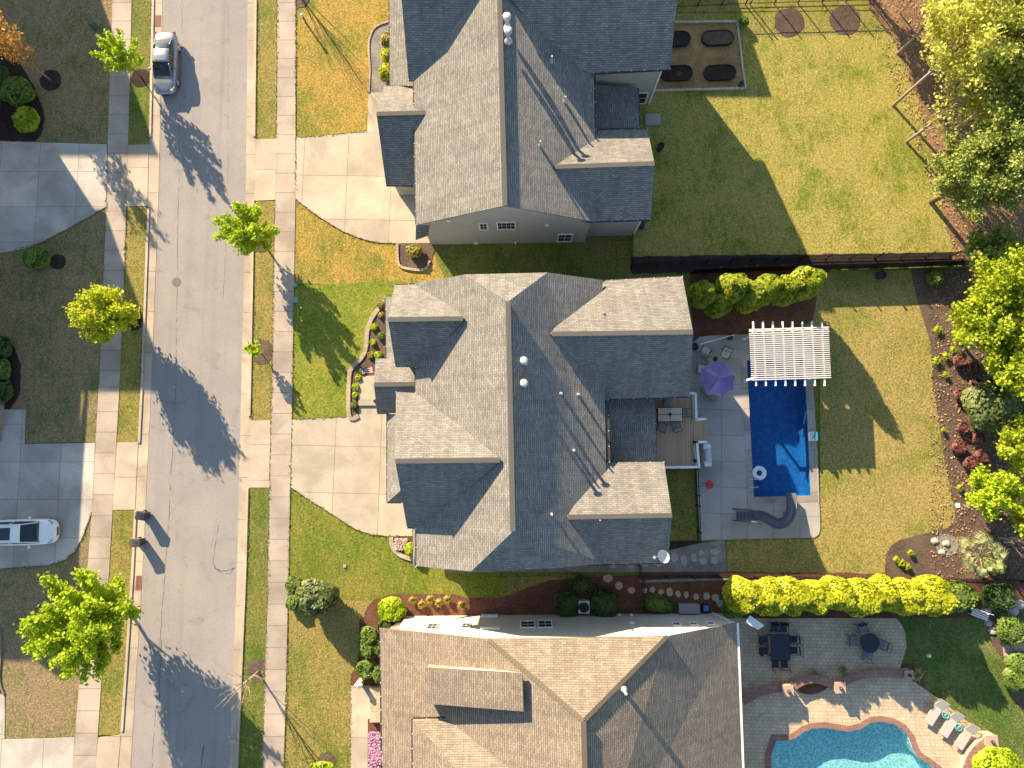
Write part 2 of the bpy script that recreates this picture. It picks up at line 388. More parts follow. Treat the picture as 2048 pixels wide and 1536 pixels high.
M = dict(
 asphalt=asphalt(),
 tar=plain('tar', (.12,.112,.11), .6, var=.4, scale=3),
 kerb=concrete('kerb_concrete', (.50,.415,.315), (0, 3.05), uvj=True, stain=1.0, jw=.02),
 walk=concrete('walk_concrete', (.43,.365,.30), (0, 1.52), uvj=True, stain=.9, jw=.02),
 drive=concrete('drive_concrete', (.49,.425,.325), (3.35, 3.4), ang=.02, off=(.3, .0), stain=.75, jw=.018),
 drive_grey=concrete('drive_concrete_grey', (.53,.48,.42), (3.0, 2.75), ang=.0, off=(.9, .9), stain=1.0, jw=.018),
 apron=concrete('apron_concrete', (.53,.44,.335), (0, 2.6), ang=.02, stain=.7),
 deckc=concrete('pool_deck_concrete', (.40,.38,.355), (1.87, 1.87), ang=.03, off=(.55,.35), stain=.6, jw=.014),
 border=concrete('pool_border', (.44,.39,.345), (0, 1.5), stain=1.2),
 g_dry=grass('dry_lawn', (.12,.15,.04), (.29,.215,.12), .46, soilamt=.2),
 g_gold=grass('golden_lawn', (.18,.20,.035), (.41,.275,.07), .47),
 g_tan=grass('straw_lawn', (.14,.175,.03), (.30,.24,.075), .47),
 g_green=grass('green_lawn', (.15,.215,.024), (.27,.27,.045), .50, soilamt=.03),
 g_front=grass('front_green_lawn', (.13,.185,.022), (.245,.225,.05), .52, soilamt=.04),
 g_mid=grass('mixed_green_lawn', (.10,.155,.022), (.21,.195,.055), .50, soilamt=.05),
 g_back=grass('patchy_back_lawn', (.15,.20,.02), (.35,.30,.085), .46, soilamt=.20, soil=(.50,.33,.18), big=.3),
 g_pool=grass('pool_lawn', (.20,.215,.045), (.345,.27,.095), .48, soilamt=.04, soil=(.42,.28,.14)),
 g_dark=grass('dark_lawn', (.075,.13,.025), (.17,.19,.06), .50, soilamt=.03),
 mulch=mulch('bark_mulch', (.045,.031,.024), (.135,.098,.075), (.28,.21,.165)),
 mulch_red=mulch('red_mulch', (.06,.025,.017), (.16,.075,.05), (.30,.165,.115)),
 straw=mulch('pine_straw', (.07,.038,.022), (.25,.15,.085), (.46,.31,.19), 5),
 chips=mulch('wood_chips', (.14,.08,.03), (.38,.24,.10), (.60,.42,.22), 8),
 soil=mulch('dark_soil', (.018,.013,.012), (.05,.036,.032), (.11,.08,.07)),
 gravel=mulch('gravel', (.12,.11,.10), (.28,.26,.235), (.48,.45,.41), 12),
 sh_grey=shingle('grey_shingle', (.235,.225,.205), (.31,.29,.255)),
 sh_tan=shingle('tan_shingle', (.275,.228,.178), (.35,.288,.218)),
 s_grey=siding('grey_siding', (.40,.385,.345)),
 s_cream=siding('cream_siding', (.60,.53,.43)),
 s_dark=siding('dark_grey_siding', (.25,.27,.29)),
 white=plain('white_paint', (.78,.77,.74), .5, var=.05),
 trim=plain('white_trim', (.70,.69,.66), .6, var=.08),
 gutter=plain('bronze_gutter', (.05,.042,.04), .5, var=.2),
 lead=plain('vent_metal', (.55,.55,.55), .4, metal=.3),
 black=plain('black_metal', (.012,.012,.014), .4, var=.3),
 dark=plain('dark_plastic', (.03,.03,.035), .45, var=.3),
 glass=plain('window_glass', (.015,.02,.022), .08, spec=.8, var=.3),
 grille=plain('muntin', (.55,.56,.52), .5),
 stone=stone('field_stone', (.42,.26,.15), (.58,.42,.28), (.5,.45,.38)),
 brick=pavers('brick', (.28,.10,.07), (.36,.15,.10), (.45,.4,.36), .2, .075),
 redblock=pavers('red_block', (.26,.14,.105), (.34,.19,.145), (.16,.09,.07), .3, .3),
 coping=pavers('brick_coping', (.26,.135,.10), (.33,.18,.135), (.16,.09,.07), .12, .30),
 pav=pavers('travertine_pavers', (.50,.39,.265), (.60,.475,.33), (.28,.22,.155)),
 deck=None,
)
def boards(name, c, w=.14, axis=0, ang=0):
    m, n, p, o = newmat(name); v = tc(n)
    mp = N(n, 'ShaderNodeMapping'); mp.inputs['Rotation'].default_value = (0,0,ang); n.links.new(v, mp.inputs[0])
    sp = N(n, 'ShaderNodeSeparateXYZ'); n.links.new(mp.outputs[0], sp.inputs[0])
    q = mth(n, 'DIVIDE', sp.outputs[axis], w); fr = mth(n, 'FRACT', q)
    wn = N(n, 'ShaderNodeTexWhiteNoise', noise_dimensions='1D'); n.links.new(mth(n, 'FLOOR', q), wn.inputs['W'])
    co = mix(n, wn.outputs[0], scalec(c, .88), scalec(c, 1.12)); co = mix(n, mth(n, 'GREATER_THAN', fr, .90), co, scalec(c, .25))
    n.links.new(co, p.inputs['Base Color']); p.inputs['Roughness'].default_value = .75
    return m
M['deck'] = boards('deck_boards', (.56,.37,.23))
M['timber'] = boards('timber', (.50,.44,.33), .2)
# ---------------------------------------------------------------- the setting: ground, road, walks, lawns, beds
def ribbon(L, Rr, z, th=.05):
    """strip between two edge lines, each (px,py) keyed by py; uv v runs along in metres"""
    mb = MB(); y0, y1 = -140, 1700
    def X(E, y):
        for i in range(len(E)-1):
            if y <= E[i+1][1] or i == len(E)-2:
                a, b = E[i], E[i+1]; return a[0] + (b[0]-a[0])*(y-a[1])/(b[1]-a[1])
    ys = [y0 + (y1-y0)*k/46 for k in range(47)]; s = 0; prev = None
    for a, b in zip(ys, ys[1:]):
        p = [G(X(L,a),a), G(X(L,b),b), G(X(Rr,b),b), G(X(Rr,a),a)]
        ln = (p[1]-p[0]).length; w = (p[3]-p[0]).length
        q = [Vector((t.x,t.y,z)) for t in p]
        mb.face(q, [(0,s),(0,s+ln),(w,s+ln),(w,s)])
        for i, j in ((0,1),(2,3)):
            e = [q[i], Vector((q[i].x,q[i].y,z-th)), Vector((q[j].x,q[j].y,z-th)), q[j]]
            mb.face(e, [(0,s+.3)]*4)
        s += ln
    return mb
CL = [(304,0),(296,384),(282,768),(262.5,1152),(237,1536)]; AL = [(325,0),(317.5,384),(303,768),(285,1152),(261,1536)]
AR = [(496,0),(492,384),(483,768),(474,1152),(459,1536)]; CR = [(515,0),(511,384),(504,768),(494,1152),(477.5,1536)]
SLL = [(226,0),(216,290),(213.5,400),(207,560),(198.5,768),(185,1020),(175,1150),(162,1330),(146,1536)]
SLR = [(264,0),(257,290),(254,410),(248.5,560),(240,768),(226,1020),(218.5,1150),(204,1355),(192,1536)]
SRL = [(555,0),(553,275),(549.5,400),(546,680),(539.5,960),(536,1152),(531,1330),(524.5,1536)]
SRR = [(592,0),(591.5,380),(588,600),(584.5,840),(581,970),(577.5,1152),(572,1400),(568,1536)]
g = MB(); g.face([(-600,-600,-.02),(600,-600,-.02),(600,600,-.02),(-600,600,-.02)]); struct(g.build('ground', M['g_mid']))
struct(ribbon(AL, AR, .02).build('road', M['asphalt']))
struct(ribbon(CL, AL, .032, .06).build('kerb', M['kerb']))
struct(ribbon(AR, CR, .032, .06).build('kerb', M['kerb']))
def shiftE(E, dx): return [(x+dx, y) for x, y in E]
# raised back of each kerb, dropped where a driveway crosses
def kerbback(E, dx, gaps):
    mb = MB(); y = -140
    def X(yy):
        for i in range(len(E)-1):
            if yy <= E[i+1][1] or i == len(E)-2:
                a, b = E[i], E[i+1]; return a[0] + (b[0]-a[0])*(yy-a[1])/(b[1]-a[1])
    while y < 1690:
        y2 = y + 18
        if not any(g0 < y+9 < g1 for g0, g1 in gaps):
            a, b = G(X(y)+dx, y), G(X(y2)+dx, y2)
            mb.beam((a.x,a.y,.06), (b.x,b.y,.06), .17, .09)
        y = y2
    return mb
struct(kerbback(CL, 3, [(280,420),(880,1025),(1465,1700)]).build('kerb', M['apron']))
struct(kerbback(CR, -3, [(275,405),(838,980)]).build('kerb', M['apron']))
struct(ribbon(SLL, SLR, .06, .08).build('sidewalk', M['walk']))
struct(ribbon(SRL, SRR, .06, .08).build('sidewalk', M['walk']))

def area(name, pts, z, m, th=.06):
    Q = GP(pts)
    if name in ('mulch_bed', 'woodland_floor', 'soil_patch'):
        rr = random.Random(len(pts)*7+int(z*1000)); k_ = .14 if name == 'woodland_floor' else .05; q2 = []
        for i in range(len(Q)):
            a, b = Q[i], Q[(i+1)%len(Q)]; n = max(1, min(60, int((b-a).length/.4)))
            for j in range(n): p = a.lerp(b, j/n); q2.append(Vector((p.x+rr.uniform(-k_,k_), p.y+rr.uniform(-k_,k_), 0)))
        Q = q2
    mb = MB(); mb.prism(Q, z-th, z); return struct(mb.build(name, m))
# driveways (butt against the walks)
area('driveway', [(-250,276),(0,283),(215.5,289),(213.3,414),(172,438),(130,461),(82,486),(50,498),(15,505),(0,506),(-250,515)], .055, M['drive_grey'])
area('driveway', [(257.3,290),(298,289),(295.6,412),(254,413)], .055, M['apron'])
area('driveway', [(-250,893),(0,889),(50,888),(191,885.5),(184.5,1023),(175,1050),(165,1075),(150,1103),(130,1120),(95,1131),(0,1137),(-250,1142)], .055, M['drive_grey'])
area('driveway', [(234.5,884.5),(277,884),(270.5,1019),(226,1020)], .055, M['apron'])
area('walkway', [(-60,822),(9,819),(52,819),(50.3,887.5),(-60,891)], .059, M['drive_grey'])
area('driveway', [(-250,1484),(10,1478),(75,1477),(150,1474),(135,1700),(-250,1700)], .055, M['drive_grey'])
area('driveway', [(197,1475),(242,1469),(228,1640),(183,1640)], .055, M['apron'])
area('walkway', [(-60,1380),(11,1389),(10,1477),(-60,1481)], .059, M['drive_grey'])
area('driveway', [(592,276),(660,270),(735,263),(737,186),(860,184),(860,486),(834,486),(794,487),(762,486),(737,482),(712,474),(682,461),(652,443),(624,424),(591.6,399)], .055, M['drive'])
area('driveway', [(513,279),(552.7,278),(549.7,400),(510.6,402)], .055, M['apron'])
area('driveway', [(584.7,839),(657,835),(719,833),(719,812),(860,812),(860,1072),(827,1072),(774,1072),(744,1069),(712,1059),(674,1035),(642,1014),(612,995),(581.3,974)], .055, M['drive'])
area('driveway', [(502,841),(543.3,840),(539.2,975),(499,975)], .055, M['apron'])
area('walkway', [(716,752),(770,752),(770,811),(718,811.5)], .17, M['drive'], .2)
area('walkway', [(701,1371),(744,1371),(744,1437),(736,1438),(736,1640),(701,1640)], .06, M['drive'])
# lawns
area('lawn', [(-250,-150),(226,-150),(226,0),(216,288),(0,282),(-250,275)], .02, M['g_dry'])
area('lawn', [(-250,516),(0,507),(50,499),(130,462),(172,439),(213.3,415),(207,560),(198.5,768),(191.5,884),(52,886),(52,818),(-60,821),(-250,815)], .02, M['g_dry'])
area('lawn', [(-250,1143),(0,1138),(95,1132),(130,1121),(150,1104),(165,1076),(175,1051),(184,1025),(175,1150),(162,1330),(150,1473),(75,1476),(11,1477),(-250,1480)], .02, M['g_dry'])
def verge(E1, E2, y0, y1, m):
    def X(E, yy):
        for i in range(len(E)-1):
            if yy <= E[i+1][1] or i == len(E)-2:
                a, b = E[i], E[i+1]; return a[0] + (b[0]-a[0])*(yy-a[1])/(b[1]-a[1])
    ys = [y0 + (y1-y0)*k/8 for k in range(9)]
    return area('verge', [(X(E1,y), y) for y in ys] + [(X(E2,y), y) for y in ys[::-1]], .03, m)
verge(SLR, CL, -130, 289, M['g_mid']); verge(SLR, CL, 413, 884, M['g_tan']); verge(SLR, CL, 1020, 1470, M['g_tan'])
verge(CR, SRL, -130, 278, M['g_tan']); verge(CR, SRL, 402, 840, M['g_tan']); verge(CR, SRL, 975, 1690, M['g_mid'])
area('lawn', [(592,-150),(800,-150),(800,180),(737,187),(735,262),(660,269),(592,275)], .02, M['g_gold'])
area('lawn', [(591.6,401),(624,426),(652,445),(682,463),(712,476),(737,484),(762,488),(860,488),(900,580),(589,566)], .022, M['g_gold'])
area('lawn', [(589,566),(860,560),(860,480),(1300,480),(1300,575),(589,575)], .012, M['g_mid'])
area('lawn', [(589,572),(700,566),(800,560),(800,800),(719,800),(719,832),(657,834),(585,838)], .03, M['g_green'])
area('lawn', [(581,976),(612,997),(642,1016),(674,1037),(712,1061),(744,1071),(774,1074),(860,1074),(860,1136),(1000,1142),(1000,1200),(700,1200),(577,1165)], .028, M['g_front'])
area('lawn', [(577.5,1160),(720,1165),(1150,1150),(1150,1215),(760,1260),(760,1371),(701,1371),(701,1640),(566,1640),(572,1400)], .02, M['g_tan'])
area('lawn', [(1240,28),(1740,22),(1800,100),(1850,230),(1870,330),(1890,430),(1920,505),(1700,512),(1500,516),(1262,530),(1262,228)], .02, M['g_back'])
area('lawn', [(1262,-150),(1700,-150),(1740,20),(1262,26)], .016, M['g_back'])
area('lawn', [(1380,545),(1821,540),(1832,590),(1840,620),(1860,680),(1866,768),(1875,830),(1885,900),(1895,950),(1905,1000),(1912,1030),(1910,1042),(1895,1056),(1870,1063),(1830,1072),(1800,1080),(1784,1090),(1773,1108),(1770,1125),(1771,1148),(1453,1150),(1453,1076),(1640,1070),(1640,660),(1380,660)], .024, M['g_pool'])
area('lawn', [(1325,936),(1387,938),(1394,1081),(1338,1084)], .03, M['g_mid'])
area('lawn', [(1790,1235),(1960,1225),(2010,1310),(2120,1330),(2200,1700),(1990,1700),(1985,1485),(1930,1440),(1880,1400),(1845,1375),(1800,1345),(1812,1290)], .02, M['g_dark'])
# beds
area('mulch_bed', [(1821,538),(1832,590),(1840,620),(1860,680),(1866,768),(1875,830),(1885,900),(1895,950),(1905,1000),(1912,1030),(1910,1042),(1895,1056),(1870,1063),(1830,1072),(1800,1080),(1784,1090),(1773,1108),(1770,1125),(1771,1150),(2300,1170),(2300,538)], .034, M['mulch'])
area('woodland_floor', [(1722,-200),(1740,20),(1790,80),(1835,200),(1860,300),(1880,400),(1905,505),(1905,528),(2400,528),(2400,-200)], .036, M['straw'])
area('mulch_bed', [(1380,542),(1660,540),(1640,560),(1625,640),(1600,655),(1500,672),(1424,670),(1384,682)], .040, M['mulch_red'])
area('mulch_bed', [(1262,513),(1900,505),(1905,529),(1262,548)], .042, M['soil'])
area('mulch_bed', [(1332,1082),(1396,1079),(1400,1088),(1340,1105)], .045, M['soil'])
area('mulch_bed', [(730,1228),(735,1212),(752,1198),(780,1190),(830,1187),(912,1188),(935,1196),(1000,1195),(1100,1160),(1282,1150),(1460,1150),(1460,1240),(730,1240)], .036, M['mulch_red'])
area('mulch_bed', [(1279,1143),(1470,1143),(1470,1165),(1279,1168)], .044, M['mulch_red'])
area('mulch_bed', [(1390,1143),(2300,1152),(2300,1250),(1960,1236),(1450,1236)], .030, M['mulch_red'])
area('mulch_bed', [(737,186),(740,140),(738,90),(743,65),(755,52),(800,40),(800,186)], .05, M['gravel'])
area('mulch_bed', [(795,488),(797,520),(803,533),(830,539),(850,537),(862,528),(870,500),(850,478),(800,484)], .05, M['mulch'])
area('mulch_bed', [(770,598),(758,615),(742,640),(736,665),(733,700),(722,720),(706,735),(700,755),(700,832),(717,832),(717,752),(790,752),(800,600)], .06, M['mulch'])
area('mulch_bed', [(784,1073),(785,1088),(792,1100),(806,1110),(835,1118),(835,1073)], .06, M['mulch_red'])
area('mulch_bed', [(720,1240),(735,1228),(760,1235),(780,1260),(790,1300),(760,1371),(701,1371),(703,1348),(715,1330)], .045, M['mulch_red'])
area('mulch_bed', [(736,1438),(775,1420),(820,1500),(820,1640),(737,1640)], .045, M['mulch_red'])
area('mulch_bed', [(-80,50),(10,60),(30,110),(65,165),(85,215),(90,240),(82,270),(70,283),(-80,281)], .034, M['soil'])
area('mulch_bed', [(-80,660),(5,672),(30,695),(42,730),(40,790),(20,818),(-80,820)], .034, M['soil'])
area('mulch_bed', [(-80,1240),(0,1255),(4,1300),(0,1360),(10,1388),(-80,1380)], .034, M['soil'])
def disc(name, px, py, r, m, z=.045, lab=None):
    mb = MB(); c = G(px, py); rr = random.Random(px); k = 18
    mb.prism([(c.x + math.cos(t)*r*(1+rr.uniform(-.08,.08)), c.y + math.sin(t)*r*(1+rr.uniform(-.08,.08))) for t in [2*math.pi*i/k for i in range(k)]], z-.03, z)
    return struct(mb.build(name, m))
for (px, py, r) in [(102,161,.85),(281,156,.75),(116,524,.6),(520,482,.9),(523,703,.95),(268,642,.75),(517,1340,.8),(655,1522,.6),(600,1185,.9),(600,0,.7)]:
    disc('mulch_ring', px, py, r, M['mulch'] if px > 300 else M['soil'])
# bare soil patches by the far fence
disc('soil_patch', 1578, 45, 1.15, M['mulch']); disc('soil_patch', 1690, 40, 1.2, M['mulch'])
# garden plot
area('garden_plot', [(1262,47),(1473,45),(1490,178),(1262,184)], .04, M['chips'])
# narrow gravel path along the house and to the pool
area('gravel_path', [(880,1136),(1200,1131),(1339,1100),(1404,1085),(1451,1079),(1453,1143),(1279,1144),(900,1144)], .05, M['gravel'])
# patio round the pool, with the pool's opening left out
PATIO = [(1379,706),(1384,686),(1399,674),(1424,671),(1494,669),(1610,665),(1622,700),(1625,768),(1634,900),(1640,1055),(1637,1069),(1628,1075),(1453,1079),(1400,1081),(1392,938),(1380,790)]
PW = [(1493,721),(1608,717),(1621,991),(1507,994)]
def area_hole(name, outer, inner, z, m):
    mb = MB(); O = GP(outer); I = GP(inner)
    from mathutils.geometry import tessellate_polygon
    O = [Vector((p.x,p.y,z)) for p in O]; I = [Vector((p.x,p.y,z)) for p in I]
    t = tessellate_polygon([O, I]); al = O + I; mb.mesh(al, [tuple(f) for f in t])
    me = mb.build(name, m); return struct(me)
def ring(outer, inner, z0, z1):
    """band between two matching outlines"""
    mb = MB(); n = len(outer)
    for i in range(n):
        j = (i+1) % n
        a, b, c, d = outer[i], outer[j], inner[j], inner[i]
        mb.face([(a.x,a.y,z1),(b.x,b.y,z1),(c.x,c.y,z1),(d.x,d.y,z1)])
        mb.face([(a.x,a.y,z0),(b.x,b.y,z0),(b.x,b.y,z1),(a.x,a.y,z1)])
        mb.face([(d.x,d.y,z1),(c.x,c.y,z1),(c.x,c.y,z0),(d.x,d.y,z0)])
    return mb
area_hole('pool_patio', PATIO, PW, .08, M['deckc'])
def basin(outl, depth, ztop, mwall):
    mb = MB(); n = len(outl)
    for i in range(n):
        a, b = outl[i], outl[(i+1)%n]
        mb.face([(a.x,a.y,ztop),(b.x,b.y,ztop),(b.x,b.y,-depth),(a.x,a.y,-depth)])
    mb.face([(p.x,p.y,-depth) for p in outl]); return mb
def offs(outl, d):
    n = len(outl); res = []
    a = sum(outl[i].x*outl[(i+1)%n].y-outl[(i+1)%n].x*outl[i].y for i in range(n)); sg = 1 if a > 0 else -1
    for i in range(n):
        p, q, r = outl[i-1], outl[i], outl[(i+1)%n]
        e1 = (q-p).normalized(); e2 = (r-q).normalized(); n1 = Vector((e1.y,-e1.x,0))*sg; n2 = Vector((e2.y,-e2.x,0))*sg
        nn = (n1+n2).normalized(); k = d/max(.5, nn.dot(n1)); res.append(q + nn*k)
    return res
def liner(name, c1, c2):
    m, n, p, o = newmat(name); v = tc(n)
    co = mix(n, sstep(n, noise(n, v, 3, 4, .7), .35, .65), c1, c2)
    n.links.new(co, p.inputs['Base Color']); p.inputs['Roughness'].default_value = .5; return m
# the ground sheet must not fill the basins: it lies at -0.02, so both basins are cut out of it
bpy.data.objects.remove(bpy.data.objects['ground'])
FP = [(1567,1480),(1578,1479),(1591,1474),(1606,1462),(1623,1456),(1648,1454),(1676,1459),(1698,1462),(1721,1456),(1741,1444),(1761,1442),(1783,1446),(1803,1457),(1816,1474),(1823,1494),(1833,1512),(1856,1527),(1873,1540),(1880,1575),(1855,1625),(1780,1650),(1700,1640),(1620,1650),(1565,1625),(1545,1585),(1541,1545),(1541,1510),(1551,1480)]
pw, fp = GP(PW), GP(FP)
from mathutils.geometry import tessellate_polygon
def sheet_with_holes(name, outer, holes, z, m):
    polys = [[Vector((p[0],p[1],z)) for p in outer]] + [[Vector((p[0],p[1],z)) for p in h] for h in holes]
    mb = MB(); mb.mesh([v for q in polys for v in q], [tuple(f) for f in tessellate_polygon(polys)]); return struct(mb.build(name, m))
sheet_with_holes('ground', [(-600,-600),(600,-600),(600,600),(-600,600)], [pw, fp], -.02, M['g_mid'])
M['liner'] = liner('blue_liner', (.02,.13,.32), (.045,.21,.43)); M['plaster'] = liner('pool_plaster', (.50,.74,.78), (.60,.80,.82))
struct(basin(pw, 1.7, .08, None).build('pool_basin', M['liner']))
struct(basin(fp, 1.2, .08, None).build('pool_basin', M['plaster']))
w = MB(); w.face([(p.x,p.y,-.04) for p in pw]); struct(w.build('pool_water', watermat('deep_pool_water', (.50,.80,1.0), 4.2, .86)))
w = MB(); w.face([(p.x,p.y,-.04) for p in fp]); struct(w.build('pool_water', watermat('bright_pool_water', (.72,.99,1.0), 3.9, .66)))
struct(ring(offs(pw, .45), pw, .07, .095).build('pool_coping', M['border']))
struct(ring(offs(fp, .38), fp, .06, .13).build('pool_coping', M['coping']))
# paver terrace of the house below
PAV = [(1440,1236),(1790,1236),(1800,1245),(1810,1265),(1812,1295),(1800,1335),(1812,1352),(1845,1375),(1880,1400),(1930,1440),(1975,1470),(1985,1485),(1960,1500),(1940,1560),(1930,1700),(1440,1700)]
sheet_with_holes('paver_terrace', GP(PAV), [fp], .06, M['pav'])
area('mulch_bed', [(1800,1335),(1815,1325),(1840,1330),(1850,1350),(1846,1374),(1812,1350)], .068, M['mulch_red'])
area('mulch_bed', [(1942,1700),(1950,1540),(1965,1505),(1985,1490),(2040,1560),(2060,1700)], .05, M['mulch'])
area('mulch_bed', [(1960,1200),(2200,1180),(2200,1480),(2048,1430),(2010,1370),(2005,1320),(1985,1290)], .05, M['mulch'])
area('walkway', [(2001,1272),(2100,1262),(2100,1305),(2007,1313)], .062, M['pav'])
# road wear: sealed joint, cracks
rg = random.Random(4); t = MB()
def crack(pts, w):
    pts = [G(*p) for p in pts]
    for a, b in zip(pts, pts[1:]):
        n = max(2, int((b-a).length/.35)); last = a
        for k in range(1, n+1):
            q = a.lerp(b, k/n) + Vector((rg.uniform(-.03,.03), rg.uniform(-.03,.03), 0))
            if rg.random() < .86:
                d = (q-last).normalized(); s = Vector((-d.y,d.x,0))*w*rg.uniform(.3,1)
                t.face([(last-s)[:2]+(.026,) if 0 else (last.x-s.x,last.y-s.y,.026),(last.x+s.x,last.y+s.y,.026),(q.x+s.x,q.y+s.y,.026),(q.x-s.x,q.y-s.y,.026)])
            last = q
crack([(365,0),(357,384),(352,768),(337,1050),(326,1200),(304,1536)], .022)
crack([(457,0),(456,384),(447,600)], .014)
crack([(470,1135),(455,1142),(440,1141),(430,1136),(426,1125)], .04); crack([(470,1135),(460,1147),(445,1146),(432,1138)], .025)
crack([(426,1125),(432,1080),(440,1040)], .02); crack([(402,1536),(408,1490)], .05); crack([(323,1280),(318,1400)], .035)
struct(t.build('road_crack', M['tar']))

# ---------------------------------------------------------------- houses
def gable(mb, A, B, C, D, prof):
    """walls: end A-B with profile [(t,z)] , other end D-C, lofted"""
    A, B, C, D = [Vector((p.x,p.y,0)) for p in (A,B,C,D)]
    e1 = [A.lerp(B, t) + Vector((0,0,z)) for t, z in prof]; e2 = [D.lerp(C, t) + Vector((0,0,z)) for t, z in prof]
    A0, B0, C0, D0 = [p + Vector((0,0,-.1)) for p in (A,B,C,D)]
    mb.face([A0] + e1 + [B0]); mb.face([D0] + e2 + [C0])
    mb.face([A0, e1[0], e2[0], D0]); mb.face([B0, e1[-1], e2[-1], C0])
    for i in range(len(prof)-1): mb.face([e1[i], e1[i+1], e2[i+1], e2[i]])
def inset(A, B, C, D, d):
    c = (A+B+C+D)/4; out = []
    u = ((B-A)+(C-D)).normalized(); v = ((D-A)+(C-B)).normalized()
    for p, su, sv in ((A,1,1),(B,-1,1),(C,-1,-1),(D,1,-1)): out.append(p + u*d*su + v*d*sv)
    return out
class House:
    def __init__(s, name, label, loc, roofm, wallm):
        s.t = thing(name, label, 'house', loc); s.roof = MB(); s.wall = MB(); s.cap = MB(); s.gut = MB(); s.clip = MB(); s.rm = roofm; s.wm = wallm
    def plane(s, pts, th=.16): s.roof.slab([G(*p) for p in pts], th)
    def ridge(s, a, b): 
        a, b = G(*a), G(*b); s.cap.beam(a+Vector((0,0,.012)), b+Vector((0,0,.012)), .30, .03)
    def gutter(s, a, b, clips=True):
        a, b = G(*a), G(*b); d = (b-a).normalized(); o = Vector((0,0,-.07))
        gm = MB(); gm.beam(a+o, b+o, .13, .13); go = gm.build('gutter', M['gutter'], s.t, world=True); cm = MB()
        if clips:
            n = max(1, int((b-a).length/.85))
            for k in range(n+1):
                p = a.lerp(b, k/n) + Vector((0,0,.012)); cm.box(p, (.05,.05,.06), math.atan2(d.y,d.x))
            
            for co_ in cm.each('gutter_clip', M['trim'], go): co_.matrix_parent_inverse = Matrix.Translation(-s.t.location)
    def box(s, nw, sw, se, ne, he, prof, d=.45, axis='EW'):
        """walls under a roof: four eave corners (pixels at height he)"""
        A, B, C, D = [G(p[0], p[1], he) for p in (nw, sw, se, ne)]
        A, B, C, D = inset(A, B, C, D, d)
        if axis == 'EW': gable(s.wall, A, B, C, D, prof)
        else: gable(s.wall, B, C, D, A, prof)
        return A, B, C, D
    def done(s):
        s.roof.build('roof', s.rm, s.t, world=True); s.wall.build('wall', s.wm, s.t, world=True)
        if s.cap.v: s.cap.each('ridge_cap', s.rm, s.t, world=True)
    def window(s, a, b, c0, c1, panes=(2,2), frame=.08):
        """window on the wall line a-b, from pixel corner c0 to c1"""
        p, q = on_plane(*c0, a, b), on_plane(*c1, a, b)
        s.window3(p, q, (b-a), panes, frame)
    def window3(s, p, q, along, panes=(2,2), frame=.08, out=None):
        along = Vector((along.x, along.y, 0)).normalized(); nrm = Vector((along.y, -along.x, 0))
        mid = (p+q)/2
        if nrm.dot(Vector((0,0,0))-Vector((mid.x,mid.y,0))) < 0: nrm = -nrm
        z0, z1 = min(p.z,q.z), max(p.z,q.z); w = abs((q-p).dot(along)); hh = z1-z0
        c = Vector((mid.x,mid.y,(z0+z1)/2)); rz = math.atan2(along.y, along.x)
        f = MB()
        for sx in (-1,1): f.box(c + along*sx*w/2 + nrm*.03, (frame,.10,hh+frame), rz)
        for sz in (-1,1): f.box(c + Vector((0,0,sz*hh/2)) + nrm*.03, (w-frame,.10,frame), rz)
        fo = f.build('window', M['white'], s.t, world=True)
        g_ = MB(); g_.box(c + nrm*.012, (w,.03,hh), rz)
        go = g_.build('pane', M['glass'], fo); go.matrix_parent_inverse = Matrix.Translation(-s.t.location)
        k = MB()
        for i in range(1, panes[0]): k.box(c + along*(w*(i/panes[0]-.5)) + nrm*.035, (.03,.03,hh), rz)
        for i in range(1, panes[1]): k.box(c + Vector((0,0,hh*(i/panes[1]-.5))) + nrm*.035, (w,.032,.04), rz)
        if k.v: ko = k.build('muntin', M['grille'], fo); ko.matrix_parent_inverse = Matrix.Translation(-s.t.location)
    def vent(s, px, py, h, hh=.55, r=.07, cap=False):
        p = G(px, py, h+hh); m = MB(); m.tube([(p.x,p.y,h-.3),(p.x,p.y,h+hh)], r, 10)
        if cap: m.lathe((p.x,p.y,h+hh-.18), [(r,.0),(r*2.1,.04),(r*2.1,.20),(r*1.2,.26)], 14)
        m.tube([(p.x,p.y,h-.2),(p.x,p.y,h+.06)], [r*2.2, r*1.3], 10)
        m.build('vent_pipe', M['lead'], s.t, smooth=False, world=True)

def prof(he, hr, k=.16): return [(0, he-.12), (.5, hr-.35), (1, he-.12)]

# --- middle house
mh = House('grey_roofed_house', 'large house in the middle with grey shingle roof, raised deck and pool behind it', G(1020,840), M['sh_grey'], M['s_dark'])
P = mh.plane
P([(1016,603,9.8),(1026,1063,9.8),(942,1143,8.0),(833,1132,5.6),(829,567,5.6),(929,549,8.0)])
P([(1026,1063,9.8),(1016,603,9.8),(1095,545,8.0),(1205,560,5.6),(1216,1127,5.6),(1110,1136,8.0)])
P([(929,549,8.0),(1095,545,8.0),(1016,603,9.8)]); P([(942,1143,8.0),(1026,1063,9.8),(1110,1136,8.0)])
P([(792,784,5.6),(790.5,922,9.6),(1003,920,9.6),(1003,925,9.6),(840,787,5.6)][:3] + [(842,787,5.6)]); P([(814,1055,5.6),(846,1056,5.6),(1003,920,9.6),(790.5,922,9.6)])
P([(789,570,5.6),(776,639,8.2),(930,637,8.2),(850,568,5.6)]); P([(791,734,5.6),(846,734,5.6),(930,637,8.2),(776,639,8.05)])
P([(1180,562.5,4.9),(1365,553,4.9),(1386,664,8.1),(1100,668,8.1)]); P([(1100,668,8.1),(1386,664,8.1),(1380,793,4.9),(1195,799,4.9)])
